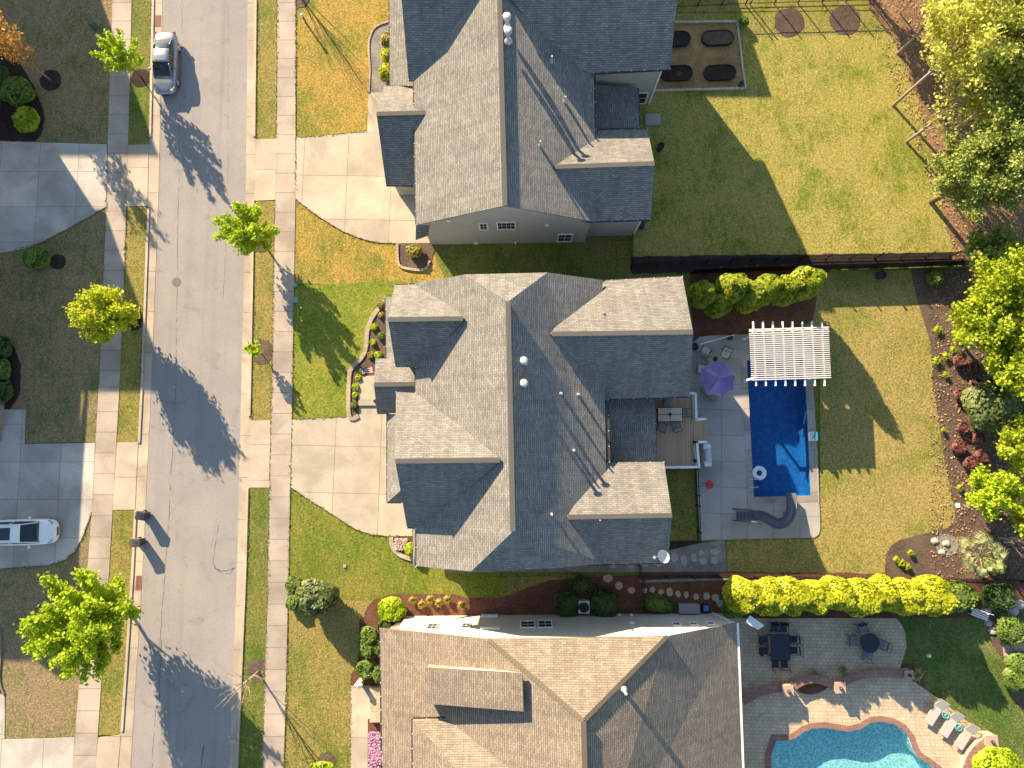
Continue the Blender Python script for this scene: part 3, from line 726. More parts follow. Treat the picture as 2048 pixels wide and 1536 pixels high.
P([(1200,925.5,5.2),(1328,924,5.2),(1344,1030.5,7.6),(1134,1034,7.6)]); P([(1134,1034,7.6),(1344,1030.5,7.6),(1336,1125,5.2),(1185,1129,5.2)])
P([(771,595,2.9),(773,718,2.9),(800,728,3.7),(796,592,3.7)])                 # pent roofs over the front windows and garage
P([(774.5,828,2.9),(774.5,1005,2.9),(802,980,3.9),(800,828,3.9)]); P([(774.5,1005,2.9),(812,1005,2.9),(802,980,3.9)])
P([(751,717,3.1),(748,769,4.6),(840,768,4.6),(836,717,3.1)]); P([(748,769,4.6),(754,826,3.1),(838,826,3.1),(840,768,4.6)])   # porch
P([(1200,799,4.2),(1310,797,3.3),(1313,923,3.3),(1205,925,4.2)])            # covered part of the deck
P([(833,1134,2.9),(826,1134,2.9),(826,1055,2.9),(836,1055,3.2)])
for a, b in [((1016,603,9.8),(1026,1063,9.8)),((790.5,922,9.6),(1000,920,9.6)),((776,639,8.2),(926,637,8.2)),((1104,668,8.1),(1386,664,8.1)),((1136,1034,7.6),(1344,1030.5,7.6)),((748,769,4.6),(829,768,4.6))]: mh.ridge(a, b)
for a, b in [((789,570,5.6),(845,567,5.6)),((1195,562,4.9),(1365,553,4.9)),((1211,799,4.9),(1378,793,4.9)),((1216,800,5.6),(1219,924,5.6)),((1216,925.5,5.2),(1328,924,5.2)),
             ((1200,1129,5.2),(1336,1125,5.2)),((833,1132,5.6),(832,1058,5.6)),((814,1055,5.6),(831,1056,5.6)),((831,1134,2.9),(826,1058,2.9)),((771,595,2.9),(773,718,2.9)),
             ((774.5,828,2.9),(774.5,1005,2.9)),((774.5,1005,2.9),(803,1005,2.9)),((754,826,3.1),(778,826,3.1)),((792,784,5.6),(829,787,5.6)),((831,735,5.6),(831,786,5.6)),((1309.5,797,3.3),(1312.5,923,3.3))]: mh.gutter(a, b)
pj = [(0,5.4),(.28,7.6),(.72,7.6),(1,5.4)]
mh.box((829,567),(833,1132),(1216,1127),(1205,560), 5.6, pj, axis='NS')
mh.box((792,784),(814,1055),(1000,1056),(1000,784), 5.6, prof(5.6,9.6))
mh.box((789,570),(791,734),(900,734),(900,570), 5.6, prof(5.6,7.9))
mh.box((1100,562),(1100,799),(1380,793),(1365,553), 4.9, prof(4.9,7.9))
mh.box((1100,925),(1100,1129),(1336,1125),(1328,924), 5.2, prof(5.2,7.6))
for px, py, h, cap in [(1048,721,9.2,1),(1048,766,9.2,1),(1123,786,7.7,0),(1158,788,6.9,0),(1149,901,7.1,0),(1104,1030,8.2,0),(1200,1040,7.1,0),(1208,625,6.7,0)]:
    mh.vent(px, py, h, .9 if cap else .5, .11 if cap else .06, cap)
mh.done()
# --- top house
th = House('grey_sided_house', 'two storey house with grey siding and a gable wall at the top of the picture', G(1020,240), M['sh_grey'], M['s_grey'])
P = th.plane
P([(988,-420,9.3),(1010,411,9.3),(832,450,5.6),(820,-330,5.6)]); P([(1010,411,9.3),(988,-420,9.3),(1178,-330,5.6),(1193,444,5.6)])
P([(817,159,5.6),(798,-60,9.3),(1000,-60,9.3),(845,161,5.6)]); P([(798,-60,9.3),(810,-140,5.8),(1000,-140,5.8),(1000,-60,9.3)])
P([(1140,148,5.8),(1340,138,5.8),(1358,-30,9.6),(1000,-30,9.6)]); P([(1358,-30,9.6),(1000,-30,9.6),(1000,-60,5.8),(1345,-60,5.8)])
P([(1120,-330,7.5),(1303,-330,7.5),(1296,-190,5.2),(1120,-190,5.2)]); P([(1120,-330,7.5),(1303,-330,7.5),(1290,-420,5.2),(1120,-420,5.2)])
P([(1176,260.5,4.9),(1295,259,4.9),(1309,327,7.35),(1096,334,7.35)]); P([(1096,334,7.35),(1309,327,7.35),(1301,439,4.9),(1165,443,4.9)])
P([(769,172,3.2),(753,228,6.1),(868,225,6.1),(840,171,3.2)]); P([(753,228,6.1),(772,370,3.2),(842,371,3.2),(868,225,6.1)])
P([(778,-60,2.9),(780.5,171,2.9),(835,172,3.9),(826,-60,3.9)]); P([(1180,168,4.0),(1276,175,3.1),(1279,255,3.1),(1184,258,4.0)])
P([(832,449,4.6),(831,479,4.2),(856,470,4.2),(858,452,4.6)])
for a, b in [((996,-130,9.3),(1010,411,9.3)),((1100,334,7.35),(1309,327,7.35)),((753,228,6.1),(862,225,6.1)),((1357,-30,9.6),(1000,-30,9.6))]: th.ridge(a, b)
for a, b in [((1187,146,5.8),(1340,138,5.8)),((1189,150,5.6),(1192,259,5.6)),((1190,260.5,4.9),(1295,259,4.9)),((1172,443,4.9),(1301,439,4.9)),((829,287,5.6),(832,450,5.6)),((827,160,5.6),(828,208,5.6)),
             ((817,159,5.6),(826,160,5.6)),((778,-20,2.9),(780.5,171,2.9)),((780.5,171,2.9),(826,172,2.9)),((772,370,3.2),(828,371,3.2)),((1276,175,3.1),(1279,255,3.1))]: th.gutter(a, b)
A,B,C,D = th.box((820,-330),(832,450),(1193,444),(1178,-330), 5.6, prof(5.6,9.3), d=.3, axis='NS')
th.box((820,-140),(817,159),(1100,148),(1100,-140), 5.7, prof(5.7,9.3), d=.42); th.box((1000,-60),(1000,146),(1340,138),(1345,-60), 5.7, prof(5.7,9.6), d=.42); th.box((1100,-400),(1100,-190),(1296,-190),(1290,-400), 5.2, prof(5.2,7.5), d=.42)
th.box((1100,262),(1100,443),(1301,439),(1295,259), 4.9, prof(4.9,7.35), d=.42)
th.box((769,172),(772,370),(900,370),(900,172), 3.2, prof(3.2,6.1), d=.4)
tS0, tS1 = B, C
E2 = inset(*[G(*p, 4.9) for p in ((1100,262),(1100,443),(1301,439),(1295,259))], .42)
e0, e1 = E2[1], E2[2]
for c0, c1, pn, (a, b) in [((958,446),(976,458),(2,2),(tS0,tS1)),((994,444),(1031,457),(4,2),(tS0,tS1)),((1117,468),(1142,482),(2,2),(e0,e1) if 0 else (tS0,tS1))]:
    th.window(a, b, c0, c1, pn)
bb = inset(*[G(*p, 5.7) for p in ((1000,-60),(1000,146),(1340,138),(1345,-60))], .42)
th.window(bb[1], bb[2], (1278,185), (1289,206), (1,2))
v = MB()
for px, py, w, hh in [(897,440,.35,.28),(952,485,.3,.3),(993,488,.5,.22),(1094,449,.3,.18),(1031,485,.14,.5)]:
    q = on_plane(px, py, tS0, tS1); v.box((q.x, q.y-.05, q.z), (w,.1,hh))
v.each('wall_vent', M['white'], th.t, world=True)
cb = MB()
for p in (E2[2], bb[2]): cb.beam((p.x,p.y,0), (p.x,p.y,4.6 if p is E2[2] else 5.4), .13, .13)
cb.each('corner_board', M['white'], th.t, world=True)
gd = MB(); q = G(800,330,0)
for px, py, h, cap in [(1014,32,9.5,1),(1016,60,9.5,1),(1104,112,7.6,0),(1131,193,7.0,0),(1081,282,8.1,0)]:
    th.vent(px, py, h, 1.0 if cap else .5, .12 if cap else .06, cap)
th.done()
# --- bottom house
bh = House('tan_roofed_house', 'tan shingle roofed house at the bottom with cream side wall and long dormer', G(1100,1450), M['sh_tan'], M['s_cream'])
P = bh.plane
P([(977,1279,7.0),(1334,1273,6.75),(1167,1442,10.2)])
P([(760,1257,3.0),(977,1279,7.0),(1167,1442,10.2),(1176,1800,10.2),(770,1800,3.0)])
P([(1334,1273,6.75),(1474,1246,3.1),(1495,1800,3.1),(1176,1800,10.2),(1167,1442,10.2)])
P([(849.5,1336,6.3),(848,1407,6.3),(1047,1423,8.9),(1045,1347,8.9)], .2)
P([(825,1438,5.6),(1000,1434,5.6),(1130,1600,9.0),(965,1600,9.0)]); P([(825,1438,5.6),(965,1600,9.0),(965,1800,9.0),(826,1800,5.6)])
P([(803,1512,3.1),(850,1512,3.1),(850,1800,3.1),(803,1800,3.1)])
bh.ridge((1167,1442,10.2),(1176,1800,10.2))
def caps(a, b):
    a, b = G(*a), G(*b); n = int((b-a).length/.22); d = (b-a).normalized()
    for k in range(n):
        p = a.lerp(b, (k+.5)/n); bh.cap.beam(p-d*.12+Vector((0,0,.006)), p+d*.12+Vector((0,0,.02)), .26, .02)
caps((977,1279,7.0),(1167,1442,10.2)); caps((1334,1273,6.75),(1167,1442,10.2))
for a, b in [((760,1257,3.0),(763,1503,3.0)),((825,1438,5.6),(967,1434,5.6)),((825,1438,5.6),(824,1800,5.6)),((803,1512,3.1),(824,1512,3.1))]: bh.gutter(a, b)
wg = MB()
a, b = G(1475,1246,3.05), G(1496,1800,3.05); wg.beam(a, b, .14, .14); 
wg.build('rear_gutter', M['white'], bh.t, world=True)
n0, n1 = G(800,1232,0), G(1425,1226,0)
def npt(X, z):
    t_ = (X-n0.x)/(n1.x-n0.x); return Vector((X, n0.y+(n1.y-n0.y)*t_, z))
outl = [npt(-8.3,-.1), npt(-8.3,3.2), npt(-2.1,6.3), npt(9.2,6.3), npt(14.1,3.15), npt(14.1,-.1)]
back = [p + Vector((-.1,-22,-.25)) for p in outl]
bh.wall.face(outl); bh.wall.face(back[::-1])
for i in range(5): bh.wall.face([outl[i], outl[i+1], back[i+1], back[i]])
for px, py, h0 in [(0,0,0)]:
    # dormer cheeks and garage block under the upper roof
    q = [G(852,1341,6.2), G(850,1402,6.2), G(1040,1417,8.8), G(1038,1352,8.8)]
    bh.wall.prism([(p.x,p.y) for p in q], 4.0, 6.1)
    for s_, e_ in ((q[0], q[3]), (q[1], q[2])):
        bh.wall.face([(s_.x,s_.y,4.0),(e_.x,e_.y,7.6),(e_.x,e_.y,8.7),(s_.x,s_.y,6.15)])
    q = [G(836,1446,5.5), G(836,1800,5.5), G(1000,1800,5.5), G(1000,1444,5.5)]
    bh.wall.prism([(p.x,p.y) for p in q], 0, 5.45)
corner = MB(); corner.beam((n1.x,n1.y,0), (14.15,n1.y,3.0), .12, .12); corner.build('corner_board', M['white'], bh.t, world=True)
for c0, c1, pn in [((1042,1243),(1070,1256),(2,2)),((1076,1242),(1105,1256),(2,2)),((1343,1246),(1363,1252),(2,1)),((1377,1246),(1397,1251),(2,1)),((1411,1245),(1431,1250),(2,1)),((858,1248),(872,1259),(2,2)),((926,1247),(939,1257),(2,2))]:
    bh.window(n0, n1, c0, c1, pn, .07)
v = MB()
for px, py, w, hh in [(979,1233,1.2,.5),(980,1258,1.3,.22),(1134,1232,.3,.2),(1264,1247,.3,.25),(1239,1231,.2,.1),(1263,1231,.2,.1)]:
    q = on_plane(px, py, n0, n1); v.box((q.x, q.y+.06, q.z), (w,.12,hh))
v.each('wall_vent', M['white'], bh.t, world=True)
ps = MB(); q = G(830,1243); ps.prism([(G(*p).x, G(*p).y) for p in [(785,1248),(800,1238),(845,1238),(845,1262),(785,1262)]], 0, 1.1)
ps.prism([(G(*p).x, G(*p).y) for p in [(742,1372),(775,1372),(775,1440),(742,1440)]], 0, .45)
ps.each('stone_porch', M['stone'], bh.t, world=True)
bh.vent(1252,1388,9.0,.6,.09,0)
bh.done()

# --- the houses across the street, just outside the picture; their long shadows fall into it
def street_house(name, label, tip, hr, hw, pitch, back, side):
    s_ = G(*tip); p = s_ - SDIR*hr*COT
    he = hr - hw*pitch
    t_ = thing(name, label, 'house', (p.x-6, p.y, 0))
    r = MB(); w_ = MB()
    x1 = p.x; x0 = p.x - back
    r.slab([(x1,p.y,hr),(x0,p.y,hr),(x0,p.y+hw,he),(x1,p.y+hw,he)], .18); r.slab([(x1,p.y,hr),(x1,p.y-hw,he),(x0,p.y-hw,he),(x0,p.y,hr)], .18)
    A, B, C, D = Vector((x0+.4,p.y+hw-.4,0)), Vector((x0+.4,p.y-hw+.4,0)), Vector((x1-.4,p.y-hw+.4,0)), Vector((x1-.4,p.y+hw-.4,0))
    gable(w_, A, B, C, D, prof(he, hr))
    if side:   # body with its ridge along the street
        yy0, yy1, hb, xb = side
        e = hb - 3.2
        r.slab([(xb,yy0,hb),(xb,yy1,hb),(xb+5,yy1,e),(xb+5,yy0,e)], .18); r.slab([(xb,yy0,hb),(xb,yy1,hb),(xb-5,yy1,e),(xb-5,yy0,e)], .18)
        gable(w_, Vector((xb-4.6,yy0-.3,0)), Vector((xb+4.6,yy0-.3,0)), Vector((xb+4.6,yy1+.3,0)), Vector((xb-4.6,yy1+.3,0)), [(0,e-.1),(.5,hb-.35),(1,e-.1)])
    r.build('roof', M['sh_grey'], t_, world=True); w_.build('wall', M['s_cream'], t_, world=True)
    return t_
ha = street_house('cream_house', 'cream house across the street at the upper left, out past the dry lawn', (320,316), 11.8, 5.5, .72, 12, None)
hb = street_house('cream_house', 'cream house across the street at mid left, behind its shaded lawn', (343,787), 11.8, 5.6, .72, 12, None)
hc = street_house('cream_house', 'cream house across the street at the lower left, beside the white car', (226,1325), 10.2, 5.0, .72, 12, (16.5, 2, 9.4, -45.6))
br = MB(); q = G(2,841); br.box((q.x-.6,q.y,.4), (1.6,3.0,.8)); q = G(-4,243); br.box((q.x-.5,q.y,.35), (1.2,3.4,.7))
[struct(q) for q in br.each('brick_step', M['brick'])]
# ---------------------------------------------------------------- trees and plants
def leafmesh(name, pts, size, m, parent, up=.5, seed=0, aspect=.75):
    r = np.random.default_rng(seed); P_ = np.asarray(pts, dtype=float); n = len(P_)
    nn = r.normal(size=(n,3)); nn[:,2] += up*1.5; nn /= np.linalg.norm(nn, axis=1)[:,None]
    t = np.cross(nn, r.normal(size=(n,3))); t /= np.linalg.norm(t, axis=1)[:,None]; b = np.cross(nn, t)
    s = size*r.uniform(.65,1.3,(n,1))
    V = np.empty((n,4,3)); V[:,0] = P_ - t*s; V[:,1] = P_ - b*s*aspect; V[:,2] = P_ + t*s; V[:,3] = P_ + b*s*aspect
    V[:,1] += nn*s*.15; V[:,3] += nn*s*.15
    me = bpy.data.meshes.new(name); me.vertices.add(n*4); me.vertices.foreach_set('co', V.reshape(-1))
    me.loops.add(n*4); me.loops.foreach_set('vertex_index', np.arange(n*4, dtype=np.int32))
    me.polygons.add(n); me.polygons.foreach_set('loop_start', np.arange(0, n*4, 4, dtype=np.int32)); me.polygons.foreach_set('loop_total', np.full(n, 4, dtype=np.int32))
    me.materials.append(m); me.update(calc_edges=True); me.validate()
    o = bpy.data.objects.new(name, me); COL.objects.link(o)
    if parent is not None: o.parent = parent
    return o
L = dict(
 lime=leafmat('lime_leaves', (.46,.56,.025), (.32,.44,.02), .35),
 yellow=leafmat('yellow_green_leaves', (.58,.58,.03), (.38,.45,.03), .35),
 bright=leafmat('bright_leaves', (.36,.46,.025), (.50,.53,.03), .4, (.22,.30,.02)),
 hedge=leafmat('hedge_leaves', (.54,.53,.02), (.38,.42,.02), .3, (.28,.33,.02)),
 arbor=leafmat('upright_shrub_leaves', (.46,.46,.02), (.22,.29,.02), .35, (.12,.18,.015)),
 dark=leafmat('dark_leaves', (.045,.085,.02), (.09,.15,.03), .2),
 mid=leafmat('mid_leaves', (.12,.20,.03), (.20,.28,.05), .25),
 oak=leafmat('spring_oak_leaves', (.66,.62,.16), (.48,.50,.10), .4, (.40,.42,.08)),
 pine=leafmat('pine_needles', (.20,.26,.05), (.33,.37,.08), .2),
 glossy=leafmat('glossy_leaves', (.09,.13,.035), (.25,.29,.10), .15, (.04,.065,.02)),
 orange=leafmat('young_orange_leaves', (.50,.26,.08), (.38,.24,.06), .3),
 red=leafmat('dark_red_leaves', (.15,.045,.045), (.25,.11,.09), .15, (.06,.018,.018)),
 palm=leafmat('palm_leaves', (.24,.29,.09), (.46,.46,.22), .2),
 pink=leafmat('pink_flowers', (.62,.30,.55), (.75,.52,.70), .2),
 white=leafmat('white_flowers', (.75,.66,.62), (.66,.42,.45), .2),
 gold=leafmat('golden_leaves', (.42,.34,.07), (.30,.26,.06), .25),
)
M['bark'] = plain('bark', (.16,.12,.09), .9, var=.4, scale=9); M['bark_pale'] = plain('pale_bark', (.36,.29,.22), .9, var=.3, scale=9)
M['core'] = plain('light_block_core', (.03,.04,.015), .95, var=.5, scale=4); M['core_l'] = plain('light_block_core_pale', (.10,.12,.02), .95, var=.5, scale=4)

def tree(name, label, cat, base, hc, R, RZ, nb, nl, ls, leaf, seed, tr=.09, group=None, bark='bark', lo=.3, spread=.16, lean=(0,0), spiky=1.0, twigs=False):
    """base px, crown centre height hc, crown radius R, half height RZ"""
    rg = random.Random(seed); b = G(*base); t = thing(name, label, cat, (b.x,b.y,0), 0, group)
    C = Vector((lean[0], lean[1], hc)); tk = MB(); top = C + Vector((0,0,RZ*.75))
    tp = [Vector((0,0,-.1)), Vector((C.x*.25+rg.uniform(-.05,.05), C.y*.25, hc*.3)), Vector((C.x*.6,C.y*.6,hc*.65)), C, top]
    tk.tube(tp, [tr*1.25, tr, tr*.85, tr*.6, tr*.15], 7)
    tr_o = tk.build('trunk', M[bark], t, smooth=True)
    lb = MB(); pts = []; ga = 2.39996; per = max(1, nl//nb); tw = MB()
    for i in range(nb):
        k = (i+.5)/nb; el = math.asin(max(-1, min(1, -.45 + 1.4*k))); az = i*ga + rg.uniform(-.35,.35)
        rr = rg.uniform(.72, 1.12)*spiky if i % 3 else rg.uniform(.95,1.2)*spiky
        d = Vector((math.cos(el)*math.cos(az)*R*rr, math.cos(el)*math.sin(az)*R*rr, math.sin(el)*RZ*rr))
        end = C + d; s0 = max(.12, lo + .5*k - .1); st = Vector((C.x*s0, C.y*s0, hc*s0 + .25*RZ*k))
        st.z = min(st.z, end.z - .1 if end.z > hc*.4 else st.z)
        mid = st.lerp(end, .5) + Vector((rg.uniform(-.1,.1)*R, rg.uniform(-.1,.1)*R, rg.uniform(0,.12)*RZ))
        lb.tube([st, mid, end], [tr*.42, tr*.25, tr*.06], 5, cap=False)
        nt_ = 5 if twigs else 0
        for q in range(nt_*2):
            u = rg.uniform(.3,1); a = st.lerp(mid, u*2) if u < .5 else mid.lerp(end, u*2-1)
            e = a + Vector((rg.uniform(-1,1), rg.uniform(-1,1), rg.uniform(-.3,.9))).normalized()*R*rg.uniform(.15,.4)
            tw.tube([a, a.lerp(e,.5)+Vector((rg.uniform(-.05,.05),)*3), e], [tr*.13, tr*.09, tr*.04], 3, cap=False)
        for q in range(per):
            u = rg.random()**.6; a = st.lerp(mid, u*2) if u < .5 else mid.lerp(end, u*2-1)
            sg = R*spread*(1.15 - .45*u)
            p = a + Vector((rg.gauss(0,sg), rg.gauss(0,sg), rg.gauss(0,sg*.8)))
            if u > .25: pts.append(p)
    lb.build('limb', M[bark], tr_o, smooth=True)
    if tw.v: tw.build('crown', M[bark], t)
    if pts and nl: leafmesh('crown', pts, ls, leaf, t, seed=seed)
    return t
def shrub(name, label, base, r, h, nl, ls, leaf, seed, cat='shrub', group=None, core='core', fl=None, cone=0, rx=1, world=None):
    """dense bush: lumpy leaf shell over a dark core added to block light"""
    rg = np.random.default_rng(seed); b = world if world is not None else G(*base); t = thing(name, label, cat, (b.x,b.y,0), 0, group)
    n = nl; d = rg.normal(size=(n,3)); d[:,2] = np.abs(d[:,2]*1.0)*1.0 - .25; d /= np.linalg.norm(d, axis=1)[:,None]
    lob = rg.normal(size=(14,3)); lob[:,2] = np.abs(lob[:,2]); lob /= np.linalg.norm(lob, axis=1)[:,None]
    amp = (np.maximum(0, d @ lob.T)**10).max(axis=1)
    k = (.76 + .26*amp)*rg.uniform(.82,1.06,n)
    zf = np.clip(d[:,2]*.5+.5, 0, 1)
    w = 1 - cone*np.clip(d[:,2],0,1)**1.0*.0
    P_ = np.stack([d[:,0]*r*rx*k*w, d[:,1]*r*k*w, h*.42 + d[:,2]*h*.56*k], axis=1)
    if cone:
        zz = np.clip(P_[:,2]/h, 0, 1); sc = (1 - cone*zz); P_[:,0] *= sc/(1-cone*.4); P_[:,1] *= sc/(1-cone*.4)
    P_[:,2] = np.maximum(P_[:,2], .04)
    leafmesh('foliage', P_, ls, leaf, t, up=.35, seed=seed)
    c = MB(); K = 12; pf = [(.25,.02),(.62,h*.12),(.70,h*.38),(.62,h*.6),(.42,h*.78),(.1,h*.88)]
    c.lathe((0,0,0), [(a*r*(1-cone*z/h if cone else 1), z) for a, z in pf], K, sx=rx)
    c.build('stem', M[core], t, smooth=True)  # solid dark core added inside the leaves to block light
    if fl:
        q = P_[rg.random(n) < fl[1]]*1.03; leafmesh('blossom', q, ls*1.1, fl[0], t, up=1, seed=seed+1)
    return t
def tuft(name, label, base, r, h, n, leaf, seed, cat='plant', group=None, w=.02, world=None):
    rg = random.Random(seed); b = world if world is not None else G(*base); t = thing(name, label, cat, (b.x,b.y,0), 0, group); mb = MB()
    for i in range(n):
        a = rg.uniform(0,6.283); k = rg.uniform(.12,1.1); d = Vector((math.cos(a),math.sin(a),0)); s = Vector((-d.y,d.x,0))*w
        p1 = d*r*k*.5 + Vector((0,0,h*rg.uniform(.7,1.1))); p2 = d*r*k + Vector((0,0,h*rg.uniform(.3,.9)))
        mb.mesh([(0,0,.02), tuple(p1-s), tuple(p1+s), tuple(p2)], [(0,1,2),(1,3,2)])
    mb.build('foliage', leaf, t); return t

# street trees
tree('maple_tree', 'small lime green tree on the verge beside the silver sedan', 'tree', (283,155), 3.5, 1.45, 1.4, 20, 2900, .11, L['lime'], 11, .05, spread=.095)
tree('maple_tree', 'lime green tree on the right verge, its shadow across the sidewalk', 'tree', (527,486), 3.5, 1.95, 1.5, 24, 5000, .115, L['lime'], 12, .07, spread=.095)
tree('maple_tree', 'round dense yellow green tree between lawn and sidewalk on the left', 'tree', (264,646), 3.9, 1.8, 1.8, 30, 9000, .11, L['yellow'], 13, .08, spread=.15)
tree('maple_tree', 'largest lime green street tree, wide crown over the lower left sidewalk', 'tree', (253,1210), 5.6, 3.15, 2.4, 48, 19000, .12, L['lime'], 14, .11, spread=.08, spiky=1.0)
tree('maple_tree', 'tiny sapling with few lime leaves in a mulch ring on the right verge', 'tree', (523,706), 1.8, .62, .55, 8, 420, .10, L['lime'], 15, .03)
tree('young_tree', 'thin young tree with sparse orange leaves at the upper left', 'tree', (102,161), 5.0, 1.25, 2.2, 18, 1700, .10, L['orange'], 16, .06, bark='bark_pale', spread=.14, lean=(-.3,.4))
tree('bare_tree', 'leafless young tree on the lower right verge with a long thin shadow', 'tree', (517,1343), 3.6, 1.35, 1.9, 13, 0, .1, None, 17, .06, bark='bark_pale', twigs=True)
tree('bare_tree', 'leafless tree standing just above the picture on the right verge', 'tree', (545,-88), 5.0, 1.5, 2.4, 15, 0, .1, None, 18, .07, bark='bark_pale', twigs=True)
# woods at the right
tree('oak_tree', 'tall tree with pale yellow spring leaves leaning in at the upper right corner', 'tree', (1786,212), 9.6, 3.8, 3.4, 54, 15000, .12, L['oak'], 21, .10, bark='bark_pale', lo=.45, spread=.11, lean=(1.6,1.2))
tree('oak_tree', 'tall yellow leaved tree at the right edge of the top woods', 'tree', (1880,190), 8.6, 3.8, 3.4, 54, 15000, .12, L['oak'], 22, .10, bark='bark_pale', lo=.45, spread=.11, lean=(.9,.5))
tree('oak_tree', 'yellow leaved tree in the very top right corner of the woods', 'tree', (1850,48), 8.2, 3.4, 3.0, 46, 13000, .12, L['oak'], 23, .13, bark='bark_pale', lo=.45, spread=.11)
tree('oak_tree', 'yellow green tree halfway down the right edge above the pines', 'tree', (1905,262), 7.2, 2.6, 2.4, 34, 9000, .13, L['oak'], 24, .12, bark='bark_pale', lo=.45, spread=.16)
tree('bare_tree', 'leafless grey tree leaning over the lawn edge at the upper right', 'tree', (1794,108), 6.2, 2.2, 2.6, 16, 0, .1, None, 25, .09, bark='bark_pale', twigs=True, lean=(1.6,1.2))
tree('bare_tree', 'bare thin tree with sparse yellow leaves at the lawn corner below the oaks', 'tree', (1812,285), 6.5, 2.1, 2.2, 16, 900, .12, L['oak'], 26, .09, bark='bark_pale', twigs=True, lean=(1.2,.7))
for i_, (lab_, b_, h_, R_) in enumerate([('leafless grey sapling at the top edge of the woods', (1800,28), 4.5, 1.8),('leafless sapling between the oaks and the pines', (1850,335), 4.0, 1.5),('leafless sapling at the right edge in the woods above the pines', (1960,300), 5.0, 1.8),('leafless sapling in the mulch at the right below the pines', (1985,690), 3.5, 1.4),('leafless sapling at the right edge beside the palm', (1995,1075), 3.0, 1.3)]):
    tree('bare_tree', lab_, 'tree', b_, h_, R_, R_*1.1, 12, 0, .1, None, 640+i_, .05, bark='bark_pale', twigs=True)
tree('pine_tree', 'grey green pine overhanging the corner of the top back lawn', 'tree', (1862,405), 6.2, 2.8, 2.2, 40, 17000, .10, L['pine'], 27, .16, spread=.12, lo=.4)
tree('pine_tree', 'large grey green pine at the right edge in the woods', 'tree', (1915,372), 8.2, 3.6, 2.8, 46, 26000, .10, L['pine'], 28, .2, spread=.12, lo=.4)
tree('pine_tree', 'small pine overlapping the end of the black fence', 'tree', (1925,528), 3.6, 1.7, 1.8, 22, 5200, .11, L['pine'], 29, .1, spread=.13)
tree('pine_tree', 'narrow dark pine at the top edge where the lawn meets the woods', 'tree', (1722,-30), 5.0, 1.8, 2.2, 20, 5600, .12, L['pine'], 30, .13, spread=.13)
tree('maple_tree', 'bright green maple above the red shrubs at the right bed', 'tree', (1905,668), 4.3, 2.4, 1.8, 34, 12000, .125, L['bright'], 31, .12, spread=.14, lean=(.6,.2))
tree('maple_tree', 'bright green maple at the right edge just below the pines', 'tree', (1945,598), 5.4, 2.5, 2.1, 34, 13000, .125, L['bright'], 32, .12, spread=.15)
tree('maple_tree', 'bright green tree at the right edge above the glossy bush', 'tree', (1968,745), 4.6, 2.1, 1.8, 28, 9500, .125, L['bright'], 33, .11, spread=.15)
tree('maple_tree', 'small bright green tree in the mulch below the red shrubs', 'tree', (1943,981), 2.8, 1.6, 1.3, 26, 6500, .11, L['lime'], 34, .07, spread=.15)
tree('maple_tree', 'bright green tree cut by the right edge beside the glossy bush', 'tree', (1992,893), 4.0, 1.8, 1.7, 26, 7500, .12, L['bright'], 35, .1, spread=.15)
tree('maple_tree', 'bright green tree cut by the right edge above the palm', 'tree', (2010,1035), 3.6, 1.4, 1.5, 18, 2800, .14, L['bright'], 36, .08, spread=.15)
shrub('holly_bush', 'large rounded bush with glossy silvery leaves in the right bed', (1960,815), 2.0, 3.1, 8500, .13, L['glossy'], 41)
for i, (px, py, r) in enumerate([(1918,722,.50),(1944,736,.48),(1951,768,.42),(1921,789,.50),(1925,854,.42),(1955,876,.42),(1917,893,.55),(1938,924,.56),(1960,912,.52)]):
    shrub('red_shrub', ['dark red round shrub nearest the maple, topmost in the mulch','dark red shrub just right of the topmost one','small dark red shrub in shade above the glossy bush','round dark red shrub left of the glossy bush','small dark red shrub lower left of the glossy bush','dark red shrub directly under the glossy bush','dark red shrub closest to the pool lawn','lowest dark red shrub above the small green tree','dark red shrub at the right of the lowest pair'][i],
          (px-4, py+2), r, r*1.4, 1100, .085, L['red'], 50+i, group='dark red shrubs in the right mulch bed')
# tall upright shrubs behind the pergola
for i, (px, py, h, r) in enumerate([(1394,600,3.7,1.05),(1424,618,3.2,1.05),(1446,590,4.6,1.15),(1480,604,4.3,1.15),(1512,594,4.5,1.15),(1548,594,4.6,1.15),(1578,584,5.6,1.2)]):
    shrub('evergreen_shrub', ['upright dark shrub hard against the house corner','lower dark shrub second from the house','upright yellow topped shrub third from the house','upright yellow green shrub fourth from the house','upright yellow green shrub fifth from the house','upright yellow green shrub second from the lawn','tallest upright yellow green shrub nearest the lawn'][i],
          (px, py), r, h, 5600, .12, L['arbor'], 70+i, group='tall shrubs behind the pergola', cone=.35)
ords = ['first','second','third','fourth','fifth','sixth','seventh','eighth','ninth']
for i in range(9):
    shrub('hedge_shrub', 'yellow green hedge shrub, %s from the house end of the clipped row' % ords[i], (1470+i*44.5, 1178+(i%2)*3), 1.22+.06*(i%3), 4.0+.3*((i*7)%3)*.5, 8500, .095, L['hedge'], 90+i, cat='hedge', group='hedge of yellow green shrubs above the paver terrace', core='core_l', cone=.18, rx=1.12)
shrub('shrub', 'low dark green shrub at the right end of the hedge', (1895,1190), 1.1, 1.6, 2200, .11, L['mid'], 100, rx=1.4)
